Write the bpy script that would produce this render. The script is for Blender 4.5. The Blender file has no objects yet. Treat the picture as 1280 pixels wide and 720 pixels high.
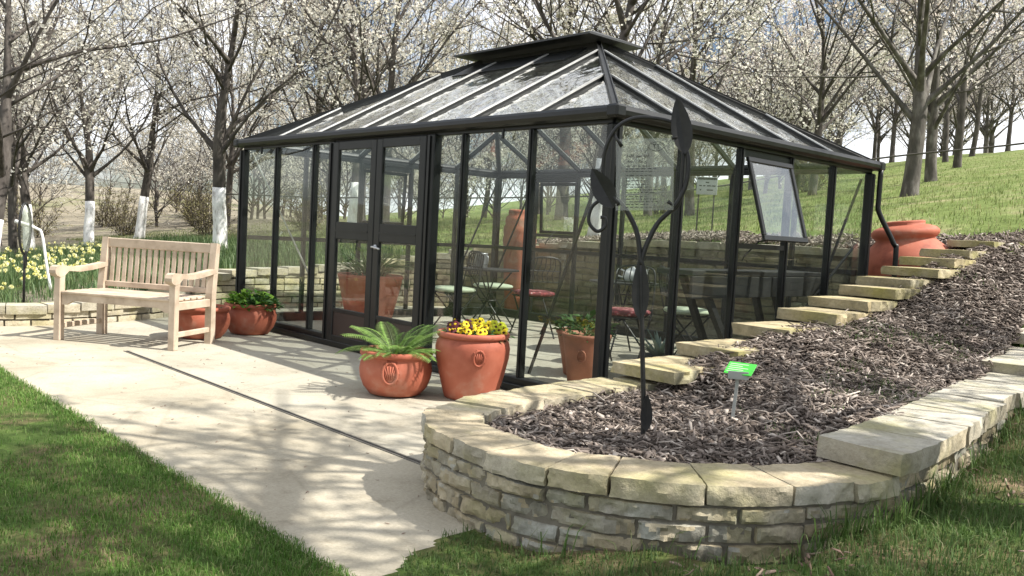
import bpy, math, random
import numpy as np
from mathutils import Vector, Matrix, noise as mnoise
R = math.radians
rnd = random.Random(7)
rng = np.random.default_rng(11)

# ------------------------------------------------------------------ camera, sky, sun, exposure
sc = bpy.context.scene
col = sc.collection
cam_d = bpy.data.cameras.new('camera'); cam = bpy.data.objects.new('camera', cam_d); col.objects.link(cam)
CX, CY, CZ = 3.6462, -4.2591, 1.1226
yaw, pitch, roll = -0.81500, -0.06298, 0.0540
fw = Vector((math.cos(pitch)*math.sin(yaw), math.cos(pitch)*math.cos(yaw), math.sin(pitch)))
r0 = Vector((math.cos(yaw), -math.sin(yaw), 0)); u0 = r0.cross(fw)
rt = r0*math.cos(roll) + u0*math.sin(roll); up = -r0*math.sin(roll) + u0*math.cos(roll)
cam.matrix_world = Matrix(((rt.x, up.x, -fw.x, CX), (rt.y, up.y, -fw.y, CY), (rt.z, up.z, -fw.z, CZ), (0, 0, 0, 1)))
cam_d.sensor_width = 36; cam_d.lens = 1077.55/1280*36; cam_d.clip_end = 2000; cam_d.clip_start = 0.05
sc.camera = cam

SUN_EL, SUN_H = R(50), Vector((0.846, 0.529, 0))
w = bpy.data.worlds.new('World'); sc.world = w; w.use_nodes = True
nt = w.node_tree; nt.nodes.clear()
def nn(tree, t, **kw):
    n = tree.nodes.new(t)
    for k, v in kw.items(): setattr(n, k, v)
    return n
sky = nn(nt, 'ShaderNodeTexSky', sky_type='NISHITA', sun_disc=False, sun_elevation=SUN_EL, sun_rotation=math.atan2(SUN_H.x, SUN_H.y), air_density=1.0, dust_density=1.5)
tc = nn(nt, 'ShaderNodeTexCoord'); mp = nn(nt, 'ShaderNodeMapping'); mp.inputs['Scale'].default_value = (1, 1, 2.4)
cn = nn(nt, 'ShaderNodeTexNoise'); cn.inputs['Scale'].default_value = 2.6; cn.inputs['Detail'].default_value = 8; cn.inputs['Roughness'].default_value = 0.58
cr = nn(nt, 'ShaderNodeValToRGB'); cr.color_ramp.elements[0].position = 0.40; cr.color_ramp.elements[1].position = 0.56
mx = nn(nt, 'ShaderNodeMixRGB'); mx.inputs['Color2'].default_value = (11.6, 11.8, 12.2, 1)
bg = nn(nt, 'ShaderNodeBackground'); bg.inputs['Strength'].default_value = 0.078
out = nn(nt, 'ShaderNodeOutputWorld')
L = nt.links.new
L(tc.outputs['Generated'], mp.inputs['Vector']); L(mp.outputs[0], cn.inputs['Vector']); L(cn.outputs['Fac'], cr.inputs['Fac'])
L(cr.outputs['Color'], mx.inputs['Fac']); L(sky.outputs[0], mx.inputs['Color1']); L(mx.outputs[0], bg.inputs['Color']); L(bg.outputs[0], out.inputs[0])

sun_d = bpy.data.lights.new('sun', 'SUN'); sun_d.energy = 5.0; sun_d.angle = R(0.55); sun_d.color = (1.0, 0.95, 0.87)
sun = bpy.data.objects.new('sun', sun_d); col.objects.link(sun)
sdir = SUN_H.normalized()*math.cos(SUN_EL) + Vector((0, 0, math.sin(SUN_EL)))
sun.rotation_euler = sdir.to_track_quat('Z', 'Y').to_euler(); sun.location = sdir*60
sc.view_settings.view_transform = 'Standard'; sc.view_settings.look = 'None'
sc.view_settings.exposure = 0.78; sc.view_settings.gamma = 1.0
sc.render.engine = 'CYCLES'
sc.cycles.max_bounces = 12; sc.cycles.transparent_max_bounces = 40; sc.cycles.diffuse_bounces = 3; sc.cycles.glossy_bounces = 4
sc.cycles.caustics_reflective = False; sc.cycles.caustics_refractive = False

# ------------------------------------------------------------------ materials
def base_mat(name):
    m = bpy.data.materials.new(name); m.use_nodes = True
    t = m.node_tree; b = t.nodes['Principled BSDF']
    return m, t, b
def noise_node(t, scale, detail=5, rough=0.55, coord='Object', vec=None, stretch=None):
    n = nn(t, 'ShaderNodeTexNoise'); n.inputs['Scale'].default_value = scale; n.inputs['Detail'].default_value = detail; n.inputs['Roughness'].default_value = rough
    c = nn(t, 'ShaderNodeTexCoord'); src = c.outputs[coord]
    if stretch:
        mpn = nn(t, 'ShaderNodeMapping'); mpn.inputs['Scale'].default_value = stretch
        t.links.new(src, mpn.inputs[0]); src = mpn.outputs[0]
    t.links.new(src, n.inputs['Vector'])
    return n
def ramp(t, fac, stops):
    r = nn(t, 'ShaderNodeValToRGB'); e = r.color_ramp.elements
    while len(e) < len(stops): e.new(0.5)
    for k, (p, c) in enumerate(stops):
        e[k].position = p; e[k].color = (*c, 1) if len(c) == 3 else c
    t.links.new(fac, r.inputs['Fac']); return r
def mixc(t, fac, a, b, mode='MIX'):
    m = nn(t, 'ShaderNodeMixRGB', blend_type=mode)
    for s, v in (('Fac', fac), ('Color1', a), ('Color2', b)):
        if isinstance(v, (int, float)): m.inputs[s].default_value = v
        elif isinstance(v, tuple): m.inputs[s].default_value = (*v, 1)
        else: t.links.new(v, m.inputs[s])
    return m
def bump(t, b, h, strength=0.3, dist=0.01):
    n = nn(t, 'ShaderNodeBump'); n.inputs['Strength'].default_value = strength; n.inputs['Distance'].default_value = dist
    t.links.new(h, n.inputs['Height']); t.links.new(n.outputs[0], b.inputs['Normal'])
def simple(name, stops, scale=8, rough=0.8, bmp=0.2, bdist=0.005, metal=0.0, island=None, detail=6, stretch=None, spec=None):
    """noise-mottled surface; island = (amount) of per-piece brightness change"""
    m, t, b = base_mat(name)
    n = noise_node(t, scale, detail, stretch=stretch)
    k = len(stops)
    r = ramp(t, n.outputs['Fac'], [(0.3+0.4*i/max(1, k-1), c) for i, c in enumerate(stops)])
    c = r.outputs['Color']
    if island:
        g = nn(t, 'ShaderNodeNewGeometry'); hs = nn(t, 'ShaderNodeHueSaturation')
        mr = nn(t, 'ShaderNodeMapRange'); mr.inputs['To Min'].default_value = 1-island; mr.inputs['To Max'].default_value = 1+island
        t.links.new(g.outputs['Random Per Island'], mr.inputs['Value']); t.links.new(mr.outputs[0], hs.inputs['Value']); t.links.new(c, hs.inputs['Color']); c = hs.outputs['Color']
    t.links.new(c, b.inputs['Base Color'])
    b.inputs['Roughness'].default_value = rough; b.inputs['Metallic'].default_value = metal
    if spec is not None: b.inputs['Specular IOR Level'].default_value = spec
    if bmp: bump(t, b, n.outputs['Fac'], bmp, bdist)
    return m
def island_mat(name, stops, rough=0.7, transl=0.0, spec=0.3, nz=None):
    """every loose piece of the mesh takes its own colour from the ramp"""
    m, t, b = base_mat(name)
    g = nn(t, 'ShaderNodeNewGeometry')
    k = len(stops); r = ramp(t, g.outputs['Random Per Island'], [(i/max(1, k-1), c) for i, c in enumerate(stops)])
    c = r.outputs['Color']
    if nz:
        n = noise_node(t, nz[0], 3); rr = ramp(t, n.outputs['Fac'], [(0.35, nz[1]), (0.65, nz[2])])
        c = mixc(t, 1.0, c, rr.outputs['Color'], 'MULTIPLY').outputs[0]
    t.links.new(c, b.inputs['Base Color']); b.inputs['Roughness'].default_value = rough; b.inputs['Specular IOR Level'].default_value = spec
    if transl:
        tr = nn(t, 'ShaderNodeBsdfTranslucent'); t.links.new(c, tr.inputs['Color'])
        ms = nn(t, 'ShaderNodeMixShader'); ms.inputs[0].default_value = transl
        o = t.nodes['Material Output']; t.links.new(b.outputs[0], ms.inputs[1]); t.links.new(tr.outputs[0], ms.inputs[2]); t.links.new(ms.outputs[0], o.inputs[0])
    return m
def glass_mat(name, tint, wavy=0.0, milky=0.0, ior=1.5, refl=(1, 1, 1), wscale=(3, 3, 3), streak=None):
    m = bpy.data.materials.new(name); m.use_nodes = True; t = m.node_tree; t.nodes.clear()
    o = nn(t, 'ShaderNodeOutputMaterial'); tr = nn(t, 'ShaderNodeBsdfTransparent'); tr.inputs[0].default_value = (*tint, 1)
    gl = nn(t, 'ShaderNodeBsdfGlossy'); gl.inputs['Roughness'].default_value = 0.015; gl.inputs['Color'].default_value = (*refl, 1)
    lw_ = nn(t, 'ShaderNodeLayerWeight'); lw_.inputs['Blend'].default_value = 0.5
    pw = nn(t, 'ShaderNodeMath', operation='POWER'); pw.inputs[1].default_value = 5.0; t.links.new(lw_.outputs['Facing'], pw.inputs[0])
    f0 = ((ior-1)/(ior+1))**2
    fr = nn(t, 'ShaderNodeMapRange'); fr.inputs['To Min'].default_value = f0; fr.inputs['To Max'].default_value = 0.9; t.links.new(pw.outputs[0], fr.inputs['Value'])
    ms = nn(t, 'ShaderNodeMixShader')
    if wavy:
        n = noise_node(t, 1.0, 2, 0.4, stretch=wscale); bn = nn(t, 'ShaderNodeBump'); bn.inputs['Strength'].default_value = wavy; bn.inputs['Distance'].default_value = 0.02
        t.links.new(n.outputs['Fac'], bn.inputs['Height']); t.links.new(bn.outputs[0], gl.inputs['Normal'])
    t.links.new(fr.outputs[0], ms.inputs[0])
    a = tr.outputs[0]
    if milky:
        d = nn(t, 'ShaderNodeBsdfDiffuse'); d.inputs[0].default_value = (0.62, 0.64, 0.6, 1)
        n2 = noise_node(t, 2.2, 5, 0.65) if not streak else noise_node(t, 1.0, 6, 0.7, stretch=streak); rr = ramp(t, n2.outputs['Fac'], [(0.3, (milky*0.5,)*3), (0.7, (milky*1.5,)*3)] if not streak else [(0.40, (0.015,)*3), (0.62, (milky*2.2,)*3)])
        m2 = nn(t, 'ShaderNodeMixShader'); t.links.new(rr.outputs[0], m2.inputs[0]); t.links.new(a, m2.inputs[1]); t.links.new(d.outputs[0], m2.inputs[2]); a = m2.outputs[0]
    t.links.new(a, ms.inputs[1]); t.links.new(gl.outputs[0], ms.inputs[2]); t.links.new(ms.outputs[0], o.inputs[0])
    return m

M = {}
M['frame'] = simple('dark_green_grey_coated_aluminium', [(0.006, 0.007, 0.007), (0.012, 0.013, 0.013)], 5, 0.42, 0.03, 0.001, spec=0.35)
M['cap'] = simple('grey_coated_sheet', [(0.03, 0.032, 0.034), (0.045, 0.047, 0.049)], 3, 0.5, 0.02, 0.001)
M['alu'] = simple('bright_aluminium_strip', [(0.55, 0.56, 0.55), (0.72, 0.72, 0.7)], 12, 0.42, 0.0, metal=0.55)
M['drain'] = simple('drain_metal', [(0.10, 0.092, 0.08), (0.16, 0.15, 0.13)], 20, 0.6, 0.1)
M['kick'] = simple('dark_brown_door_panel', [(0.022, 0.013, 0.011), (0.035, 0.02, 0.017)], 4, 0.45, 0.05, 0.001)
M['glass'] = glass_mat('clear_window_glass', (0.94, 0.96, 0.945), milky=0.004, ior=1.38)
M['roof_glass'] = glass_mat('wavy_roof_glass', (0.90, 0.92, 0.92), wavy=0.4, milky=0.016, ior=1.75, wscale=(6, 6, 6), streak=(9, 6, 6))
M['sash_glass'] = glass_mat('sash_glass', (0.88, 0.90, 0.89), milky=0.03, ior=2.0, wavy=0.2)
M['plate'] = glass_mat('frosted_sign_plate', (0.86, 0.89, 0.84), milky=0.10, ior=1.45)
M['iron'] = simple('black_wrought_iron', [(0.006, 0.006, 0.006), (0.017, 0.017, 0.016)], 30, 0.5, 0.25, 0.002)
M['ink'] = simple('dark_print', [(0.022, 0.024, 0.022), (0.04, 0.042, 0.04)], 10, 0.8, 0)
M['bench_wood'] = simple('pale_weathered_teak', [(0.34, 0.265, 0.195), (0.49, 0.395, 0.30), (0.57, 0.475, 0.375)], 7, 0.7, 0.15, 0.001, island=0.10, detail=8)
M['terracotta'] = simple('terracotta', [(0.22, 0.058, 0.034), (0.35, 0.098, 0.056), (0.40, 0.125, 0.075), (0.44, 0.22, 0.155)], 4.5, 0.68, 0.16, 0.004, detail=8, spec=0.35)
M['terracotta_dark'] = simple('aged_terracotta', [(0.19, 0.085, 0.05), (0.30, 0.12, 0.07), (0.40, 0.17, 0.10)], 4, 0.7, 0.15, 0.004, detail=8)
M['soil'] = simple('potting_soil', [(0.02, 0.013, 0.009), (0.06, 0.04, 0.028)], 40, 0.95, 0.9, 0.01)
M['mortar'] = simple('wall_core', [(0.11, 0.10, 0.078), (0.20, 0.18, 0.14)], 18, 0.95, 0.7, 0.01)
M['steel'] = simple('galvanised_steel', [(0.42, 0.44, 0.45), (0.6, 0.61, 0.62)], 9, 0.35, 0.05, 0.001, metal=0.8)
M['porcelain'] = simple('white_enamel', [(0.72, 0.72, 0.70), (0.8, 0.8, 0.78)], 3, 0.25, 0)
M['cush_green'] = simple('sage_green_cushion_cloth', [(0.36, 0.42, 0.30), (0.46, 0.52, 0.38)], 14, 0.9, 0.15, 0.004)
M['cush_red'] = island_mat('dummy', [(0.4, 0.1, 0.1), (0.5, 0.2, 0.2)])
def patterned():
    m, t, b = base_mat('red_patterned_cushion_cloth')
    v = nn(t, 'ShaderNodeTexVoronoi'); v.inputs['Scale'].default_value = 22
    c = nn(t, 'ShaderNodeTexCoord'); t.links.new(c.outputs['Object'], v.inputs['Vector'])
    r = ramp(t, v.outputs['Distance'], [(0.1, (0.55, 0.42, 0.38)), (0.3, (0.30, 0.05, 0.06)), (0.6, (0.12, 0.03, 0.035))])
    t.links.new(r.outputs[0], b.inputs['Base Color']); b.inputs['Roughness'].default_value = 0.9
    return m
M['cush_red'] = patterned()
M['dark_wood'] = simple('dark_stained_wood', [(0.007, 0.008, 0.008), (0.014, 0.014, 0.013)], 6, 0.6, 0.1, 0.002, stretch=(1, 1, 8))
M['black_plastic'] = simple('dark_planter', [(0.03, 0.036, 0.032), (0.05, 0.056, 0.05)], 6, 0.6, 0)
M['green_tag'] = simple('bright_green_label', [(0.05, 0.50, 0.045), (0.07, 0.58, 0.06)], 5, 0.4, 0)
M['white_print'] = simple('white_print', [(0.5, 0.78, 0.45), (0.6, 0.82, 0.55)], 8, 0.6, 0)
M['clear_plastic'] = simple('cloudy_plastic', [(0.32, 0.34, 0.32), (0.42, 0.43, 0.41)], 8, 0.3, 0)
M['board'] = simple('notice_board_face', [(0.42, 0.44, 0.42), (0.5, 0.52, 0.5)], 6, 0.5, 0)
M['bark'] = simple('grey_brown_bark', [(0.035, 0.03, 0.026), (0.075, 0.064, 0.056), (0.13, 0.115, 0.102)], 3.5, 0.9, 0.8, 0.03, stretch=(3, 3, 1), detail=8)
M['bark_pale'] = simple('pale_grey_bark', [(0.045, 0.04, 0.034), (0.09, 0.08, 0.069), (0.19, 0.178, 0.158)], 3, 0.9, 0.8, 0.03, stretch=(3, 3, 1.2), detail=8)
M['twig'] = island_mat('dark_twigs', [(0.045, 0.037, 0.033), (0.085, 0.071, 0.063), (0.13, 0.112, 0.10)], 0.9)
M['lime'] = simple('whitewash_paint', [(0.30, 0.28, 0.26), (0.66, 0.65, 0.64), (0.80, 0.80, 0.79), (0.84, 0.84, 0.83), (0.82, 0.82, 0.8)], 6, 0.9, 0.7, 0.015, detail=9, stretch=(2, 2, 0.9))
M['blossom'] = island_mat('white_cherry_blossom', [(0.86, 0.83, 0.74), (0.90, 0.88, 0.81), (0.80, 0.75, 0.65), (0.91, 0.90, 0.86), (0.62, 0.56, 0.42)], 0.8, 0.5)
M['blossom_pink'] = island_mat('faded_pinkish_blossom', [(0.84, 0.76, 0.70), (0.90, 0.86, 0.82), (0.68, 0.58, 0.51), (0.88, 0.83, 0.78)], 0.8, 0.5)
M['bud'] = island_mat('young_olive_leaf', [(0.26, 0.25, 0.10), (0.36, 0.33, 0.15), (0.42, 0.37, 0.22), (0.24, 0.20, 0.11)], 0.8, 0.3)
M['grass'] = island_mat('lawn_blades', [(0.06, 0.14, 0.02), (0.08, 0.175, 0.026), (0.105, 0.215, 0.036), (0.13, 0.25, 0.05), (0.16, 0.275, 0.065), (0.22, 0.31, 0.10), (0.31, 0.28, 0.15)], 0.6, 0.35, nz=(1.4, (0.75, 0.8, 0.7), (1.1, 1.1, 1.0)))
M['wild_grass'] = island_mat('rough_grass_blades', [(0.045, 0.09, 0.02), (0.07, 0.13, 0.03), (0.09, 0.165, 0.04), (0.13, 0.20, 0.06), (0.06, 0.12, 0.03), (0.24, 0.22, 0.12)], 0.65, 0.35)
M['hill_grass'] = island_mat('meadow_blades', [(0.11, 0.155, 0.045), (0.17, 0.225, 0.075), (0.22, 0.275, 0.10), (0.36, 0.35, 0.20)], 0.65, 0.35, nz=(0.5, (0.75, 0.8, 0.7), (1.15, 1.05, 1.0)))
M['mulch'] = island_mat('bark_chips', [(0.045, 0.035, 0.028), (0.115, 0.09, 0.073), (0.19, 0.155, 0.13), (0.30, 0.25, 0.215), (0.06, 0.046, 0.037), (0.60, 0.53, 0.46)], 0.85)
M['mulch_base'] = simple('dark_mulch_soil', [(0.018, 0.012, 0.010), (0.06, 0.042, 0.035)], 30, 0.95, 0.9, 0.02)
M['litter'] = island_mat('dry_leaf', [(0.10, 0.06, 0.045), (0.20, 0.13, 0.10), (0.32, 0.24, 0.19)], 0.85)
M['fern'] = island_mat('fern_green', [(0.13, 0.25, 0.05), (0.22, 0.36, 0.09), (0.33, 0.47, 0.16)], 0.55, 0.4)
M['leaf'] = island_mat('fresh_leaf_green', [(0.05, 0.14, 0.02), (0.12, 0.26, 0.03), (0.26, 0.42, 0.05)], 0.5, 0.35)
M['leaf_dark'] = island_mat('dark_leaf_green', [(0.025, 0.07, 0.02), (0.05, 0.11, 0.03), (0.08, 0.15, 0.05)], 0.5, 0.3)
M['strap'] = island_mat('strap_leaf_green', [(0.06, 0.11, 0.04), (0.10, 0.16, 0.06), (0.17, 0.23, 0.10)], 0.5, 0.3)
M['agave'] = island_mat('agave_blue_green', [(0.10, 0.15, 0.12), (0.16, 0.22, 0.18), (0.22, 0.27, 0.23)], 0.5, 0.1)
M['petal_y'] = island_mat('yellow_petals', [(0.85, 0.55, 0.01), (0.88, 0.68, 0.03), (0.85, 0.72, 0.08)], 0.6, 0.3)
M['petal_d'] = island_mat('maroon_petals', [(0.05, 0.008, 0.012), (0.10, 0.015, 0.02), (0.03, 0.008, 0.03)], 0.6, 0.2)
M['petal_g'] = island_mat('lime_petals', [(0.55, 0.62, 0.03), (0.68, 0.70, 0.06)], 0.6, 0.3)
M['daff'] = island_mat('pale_yellow_daffodil', [(0.78, 0.75, 0.24), (0.82, 0.80, 0.42), (0.84, 0.83, 0.58)], 0.6, 0.3)
M['rope'] = simple('dark_rope', [(0.06, 0.055, 0.045), (0.11, 0.10, 0.085)], 20, 0.9, 0.3)
M['pole_white'] = simple('white_hose_metal', [(0.7, 0.7, 0.68), (0.78, 0.78, 0.76)], 8, 0.4, 0)

def stone_mat(name, dark, mid, light, moss, gray):
    m, t, b = base_mat(name)
    n = noise_node(t, 7, 9, 0.65); r = ramp(t, n.outputs['Fac'], [(0.28, dark), (0.5, mid), (0.7, light)])
    g = nn(t, 'ShaderNodeNewGeometry')
    gr = ramp(t, g.outputs['Random Per Island'], [(0.0, (1.05, 1.0, 0.9)), (0.35, (0.78, 0.77, 0.74)), (0.55, gray), (0.75, (1.12, 1.06, 0.94)), (1.0, (0.9, 0.82, 0.68))])
    c = mixc(t, 1.0, r.outputs[0], gr.outputs[0], 'MULTIPLY')
    n2 = noise_node(t, 2.3, 5, 0.6); mr = ramp(t, n2.outputs['Fac'], [(0.48, (0, 0, 0)), (0.66, (0.7, 0.7, 0.7))])
    c2 = mixc(t, mr.outputs[0], c.outputs[0], moss)
    n3 = noise_node(t, 45, 4, 0.7)
    sp = ramp(t, n3.outputs['Fac'], [(0.3, (0.75, 0.75, 0.75)), (0.6, (1.05, 1.05, 1.05))])
    c3 = mixc(t, 0.8, c2.outputs[0], sp.outputs[0], 'MULTIPLY')
    t.links.new(c3.outputs[0], b.inputs['Base Color']); b.inputs['Roughness'].default_value = 0.9; b.inputs['Specular IOR Level'].default_value = 0.2
    ad = nn(t, 'ShaderNodeMath', operation='ADD'); t.links.new(n.outputs['Fac'], ad.inputs[0]); t.links.new(n3.outputs['Fac'], ad.inputs[1])
    bump(t, b, ad.outputs[0], 0.55, 0.012)
    return m
M['stone'] = stone_mat('rough_sandstone', (0.21, 0.19, 0.145), (0.35, 0.32, 0.25), (0.50, 0.47, 0.39), (0.27, 0.26, 0.11), (0.86, 0.92, 1.0))
M['capstone'] = stone_mat('pale_sandstone_cap', (0.32, 0.29, 0.225), (0.46, 0.425, 0.345), (0.57, 0.535, 0.45), (0.33, 0.31, 0.14), (0.96, 0.98, 1.0))
M['stepstone'] = stone_mat('mossy_step_stone', (0.24, 0.215, 0.145), (0.39, 0.35, 0.245), (0.52, 0.475, 0.36), (0.29, 0.27, 0.085), (0.9, 0.92, 0.92))
M['wall_far'] = stone_mat('shade_darkened_sandstone', (0.13, 0.115, 0.085), (0.22, 0.195, 0.145), (0.32, 0.285, 0.21), (0.20, 0.19, 0.10), (0.8, 0.84, 0.86))  # sandstone darkened, with the shade of the rear wall put into its colour

def paving_mat(name, a, b_, c_, slabs):
    m, t, b = base_mat(name)
    n = noise_node(t, 1.1, 8, 0.62); r = ramp(t, n.outputs['Fac'], [(0.3, a), (0.5, b_), (0.7, c_)])
    n2 = noise_node(t, 70, 4, 0.7); sp = ramp(t, n2.outputs['Fac'], [(0.3, (0.82, 0.82, 0.82)), (0.65, (1.06, 1.06, 1.06))])
    c = mixc(t, 1.0, r.outputs[0], sp.outputs[0], 'MULTIPLY')
    v = nn(t, 'ShaderNodeTexVoronoi', feature='DISTANCE_TO_EDGE'); v.inputs['Scale'].default_value = slabs
    co = nn(t, 'ShaderNodeTexCoord'); t.links.new(co.outputs['Object'], v.inputs['Vector'])
    e = ramp(t, v.outputs['Distance'], [(0.0, (0.70, 0.69, 0.67)), (0.018, (1, 1, 1))])
    c2 = mixc(t, 0.4, c.outputs[0], e.outputs[0], 'MULTIPLY')
    n4 = noise_node(t, 5.5, 6, 0.7); st = ramp(t, n4.outputs['Fac'], [(0.30, (0.66, 0.64, 0.60)), (0.46, (1, 1, 1))])
    c3 = mixc(t, 0.7, c2.outputs[0], st.outputs[0], 'MULTIPLY')
    t.links.new(c3.outputs[0], b.inputs['Base Color']); b.inputs['Roughness'].default_value = 0.88; b.inputs['Specular IOR Level'].default_value = 0.25
    bump(t, b, n2.outputs['Fac'], 0.25, 0.004)
    return m
M['terrace'] = paving_mat('pale_grey_paving', (0.32, 0.29, 0.225), (0.41, 0.38, 0.305), (0.48, 0.45, 0.37), 0.8)
M['path'] = paving_mat('sandy_paving', (0.30, 0.265, 0.195), (0.41, 0.37, 0.285), (0.50, 0.455, 0.36), 1.1)

def ground_mat():
    m, t, b = base_mat('ground_turf_and_litter')
    at = nn(t, 'ShaderNodeVertexColor'); at.layer_name = 'cover'
    sep = nn(t, 'ShaderNodeSeparateColor'); t.links.new(at.outputs['Color'], sep.inputs[0])
    n = noise_node(t, 1.3, 8, 0.65); n2 = noise_node(t, 22, 5, 0.7)
    lawn = ramp(t, n.outputs['Fac'], [(0.3, (0.045, 0.08, 0.018)), (0.48, (0.075, 0.115, 0.03)), (0.58, (0.14, 0.12, 0.06)), (0.68, (0.27, 0.20, 0.13))])
    hill = ramp(t, n.outputs['Fac'], [(0.3, (0.115, 0.16, 0.045)), (0.5, (0.17, 0.22, 0.07)), (0.62, (0.25, 0.26, 0.12)), (0.75, (0.34, 0.29, 0.18))])
    n5 = noise_node(t, 0.16, 6, 0.7)
    litt = ramp(t, n5.outputs['Fac'], [(0.3, (0.19, 0.17, 0.12)), (0.5, (0.30, 0.265, 0.205)), (0.66, (0.20, 0.22, 0.10))])
    c = mixc(t, sep.outputs[0], lawn.outputs[0], hill.outputs[0]); c = mixc(t, sep.outputs[1], c.outputs[0], litt.outputs[0])
    sp = ramp(t, n2.outputs['Fac'], [(0.3, (0.6, 0.6, 0.6)), (0.65, (1.15, 1.15, 1.15))])
    c = mixc(t, 1.0, c.outputs[0], sp.outputs[0], 'MULTIPLY')
    t.links.new(c.outputs[0], b.inputs['Base Color']); b.inputs['Roughness'].default_value = 0.95; b.inputs['Specular IOR Level'].default_value = 0.1
    bump(t, b, n2.outputs['Fac'], 0.6, 0.03)
    return m
M['ground'] = ground_mat()

# ------------------------------------------------------------------ mesh helpers
class MB:
    def __init__(s): s.v = []; s.f = []
    def add(s, vs, fs):
        o = len(s.v); s.v += [tuple(v) for v in vs]; s.f += [tuple(i+o for i in f) for f in fs]
    def box(s, c, d, rot=None, bev=0.0):
        """box of full size d centred at c, chamfered by bev"""
        x, y, z = d[0]/2, d[1]/2, d[2]/2; b = min(bev, x*0.9, y*0.9, z*0.9)
        vs = []; 
        if b <= 0:
            vs = [Vector((sx*x, sy*y, sz*z)) for sx in (-1, 1) for sy in (-1, 1) for sz in (-1, 1)]
            fs = [(0, 1, 3, 2), (4, 6, 7, 5), (0, 4, 5, 1), (2, 3, 7, 6), (0, 2, 6, 4), (1, 5, 7, 3)]
        else:
            idx = {}
            for sx in (-1, 1):
                for sy in (-1, 1):
                    for sz in (-1, 1):
                        for a in range(3):
                            p = [sx*(x-b), sy*(y-b), sz*(z-b)]; p[a] += (sx, sy, sz)[a]*b
                            idx[(sx, sy, sz, a)] = len(vs); vs.append(Vector(p))
            fs = []
            I = lambda sx, sy, sz, a: idx[(sx, sy, sz, a)]
            for q in (-1, 1):
                fs.append([I(q, -1, -1, 0), I(q, 1, -1, 0), I(q, 1, 1, 0), I(q, -1, 1, 0)][::q])
                fs.append([I(-1, q, -1, 1), I(-1, q, 1, 1), I(1, q, 1, 1), I(1, q, -1, 1)][::q])
                fs.append([I(-1, -1, q, 2), I(1, -1, q, 2), I(1, 1, q, 2), I(-1, 1, q, 2)][::q])
            for p in (-1, 1):
                for q in (-1, 1):
                    fs.append([I(p, q, -1, 0), I(p, q, 1, 0), I(p, q, 1, 1), I(p, q, -1, 1)][::-p*q])
                    fs.append([I(p, -1, q, 0), I(p, 1, q, 0), I(p, 1, q, 2), I(p, -1, q, 2)][::p*q])
                    fs.append([I(-1, p, q, 1), I(1, p, q, 1), I(1, p, q, 2), I(-1, p, q, 2)][::-p*q])
            for sx in (-1, 1):
                for sy in (-1, 1):
                    for sz in (-1, 1):
                        fs.append([I(sx, sy, sz, 0), I(sx, sy, sz, 1), I(sx, sy, sz, 2)][::sx*sy*sz])
        c = Vector(c)
        if rot is not None: vs = [rot @ v for v in vs]
        s.add([v+c for v in vs], fs)
    def bar(s, p, q, wx, wy, upv=(0, 0, 1), bev=0.0):
        """rectangular bar from p to q; wx across, wy along 'up'"""
        p, q = Vector(p), Vector(q); d = q-p; l = d.length; d.normalize()
        x = d.cross(Vector(upv)); 
        if x.length < 1e-4: x = d.cross(Vector((0, 1, 0)))
        x.normalize(); z = x.cross(d)
        s.box((p+q)/2, (wx, l, wy), Matrix((x, d, z)).transposed(), bev)
    def tube(s, pts, rad, n=8, caps=True):
        pts = [Vector(p) for p in pts]; k = len(pts)
        rad = rad if isinstance(rad, (list, tuple)) else [rad]*k
        t0 = (pts[1]-pts[0]).normalized(); a = t0.orthogonal().normalized(); vs = []
        for i in range(k):
            t = (pts[min(i+1, k-1)]-pts[max(i-1, 0)]).normalized()
            a = (a - t*a.dot(t)); a = a.normalized() if a.length > 1e-6 else t.orthogonal().normalized(); b = t.cross(a)
            for j in range(n):
                th = 2*math.pi*j/n; vs.append(pts[i]+(a*math.cos(th)+b*math.sin(th))*rad[i])
        fs = [(i*n+j, i*n+(j+1) % n, (i+1)*n+(j+1) % n, (i+1)*n+j) for i in range(k-1) for j in range(n)]
        if caps: fs += [tuple(range(n))[::-1], tuple((k-1)*n+j for j in range(n))]
        s.add(vs, fs)
    def lathe(s, prof, n=40, c=(0, 0, 0), wob=0.0):
        vs = []; fs = []; k = len(prof)
        for i, (r, z) in enumerate(prof):
            for j in range(n):
                th = 2*math.pi*j/n; rr = r*(1+wob*math.sin(2*th+1.3))
                vs.append((c[0]+rr*math.cos(th), c[1]+rr*math.sin(th), c[2]+z))
        for i in range(k-1):
            for j in range(n): fs.append((i*n+j, i*n+(j+1) % n, (i+1)*n+(j+1) % n, (i+1)*n+j))
        fs.append(tuple(range(n))[::-1]); fs.append(tuple((k-1)*n+j for j in range(n)))
        s.add(vs, fs)
    def prism(s, poly, thick, origin, ux, uy):
        """flat outline given real thickness"""
        ux, uy = Vector(ux).normalized(), Vector(uy).normalized(); nz = ux.cross(uy); o = Vector(origin); k = len(poly)
        vs = [o+ux*a+uy*b+nz*thick/2 for a, b in poly] + [o+ux*a+uy*b-nz*thick/2 for a, b in poly]
        fs = [tuple(range(k)), tuple(range(k, 2*k))[::-1]] + [(i, k+i, k+(i+1) % k, (i+1) % k) for i in range(k)]
        s.add(vs, fs)
    def build(s, name, mat, parent=None, smooth=False):
        me = bpy.data.meshes.new(name); me.from_pydata(s.v, [], s.f); me.update()
        if mat is not None: me.materials.append(mat)
        if smooth: me.polygons.foreach_set('use_smooth', [True]*len(me.polygons))
        if smooth == 'angle': me.set_sharp_from_angle(angle=R(26))
        return link(name, me, parent)
def link(name, me, parent=None):
    o = bpy.data.objects.new(name, me); col.objects.link(o)
    if parent is not None: o.parent = parent
    return o
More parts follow.
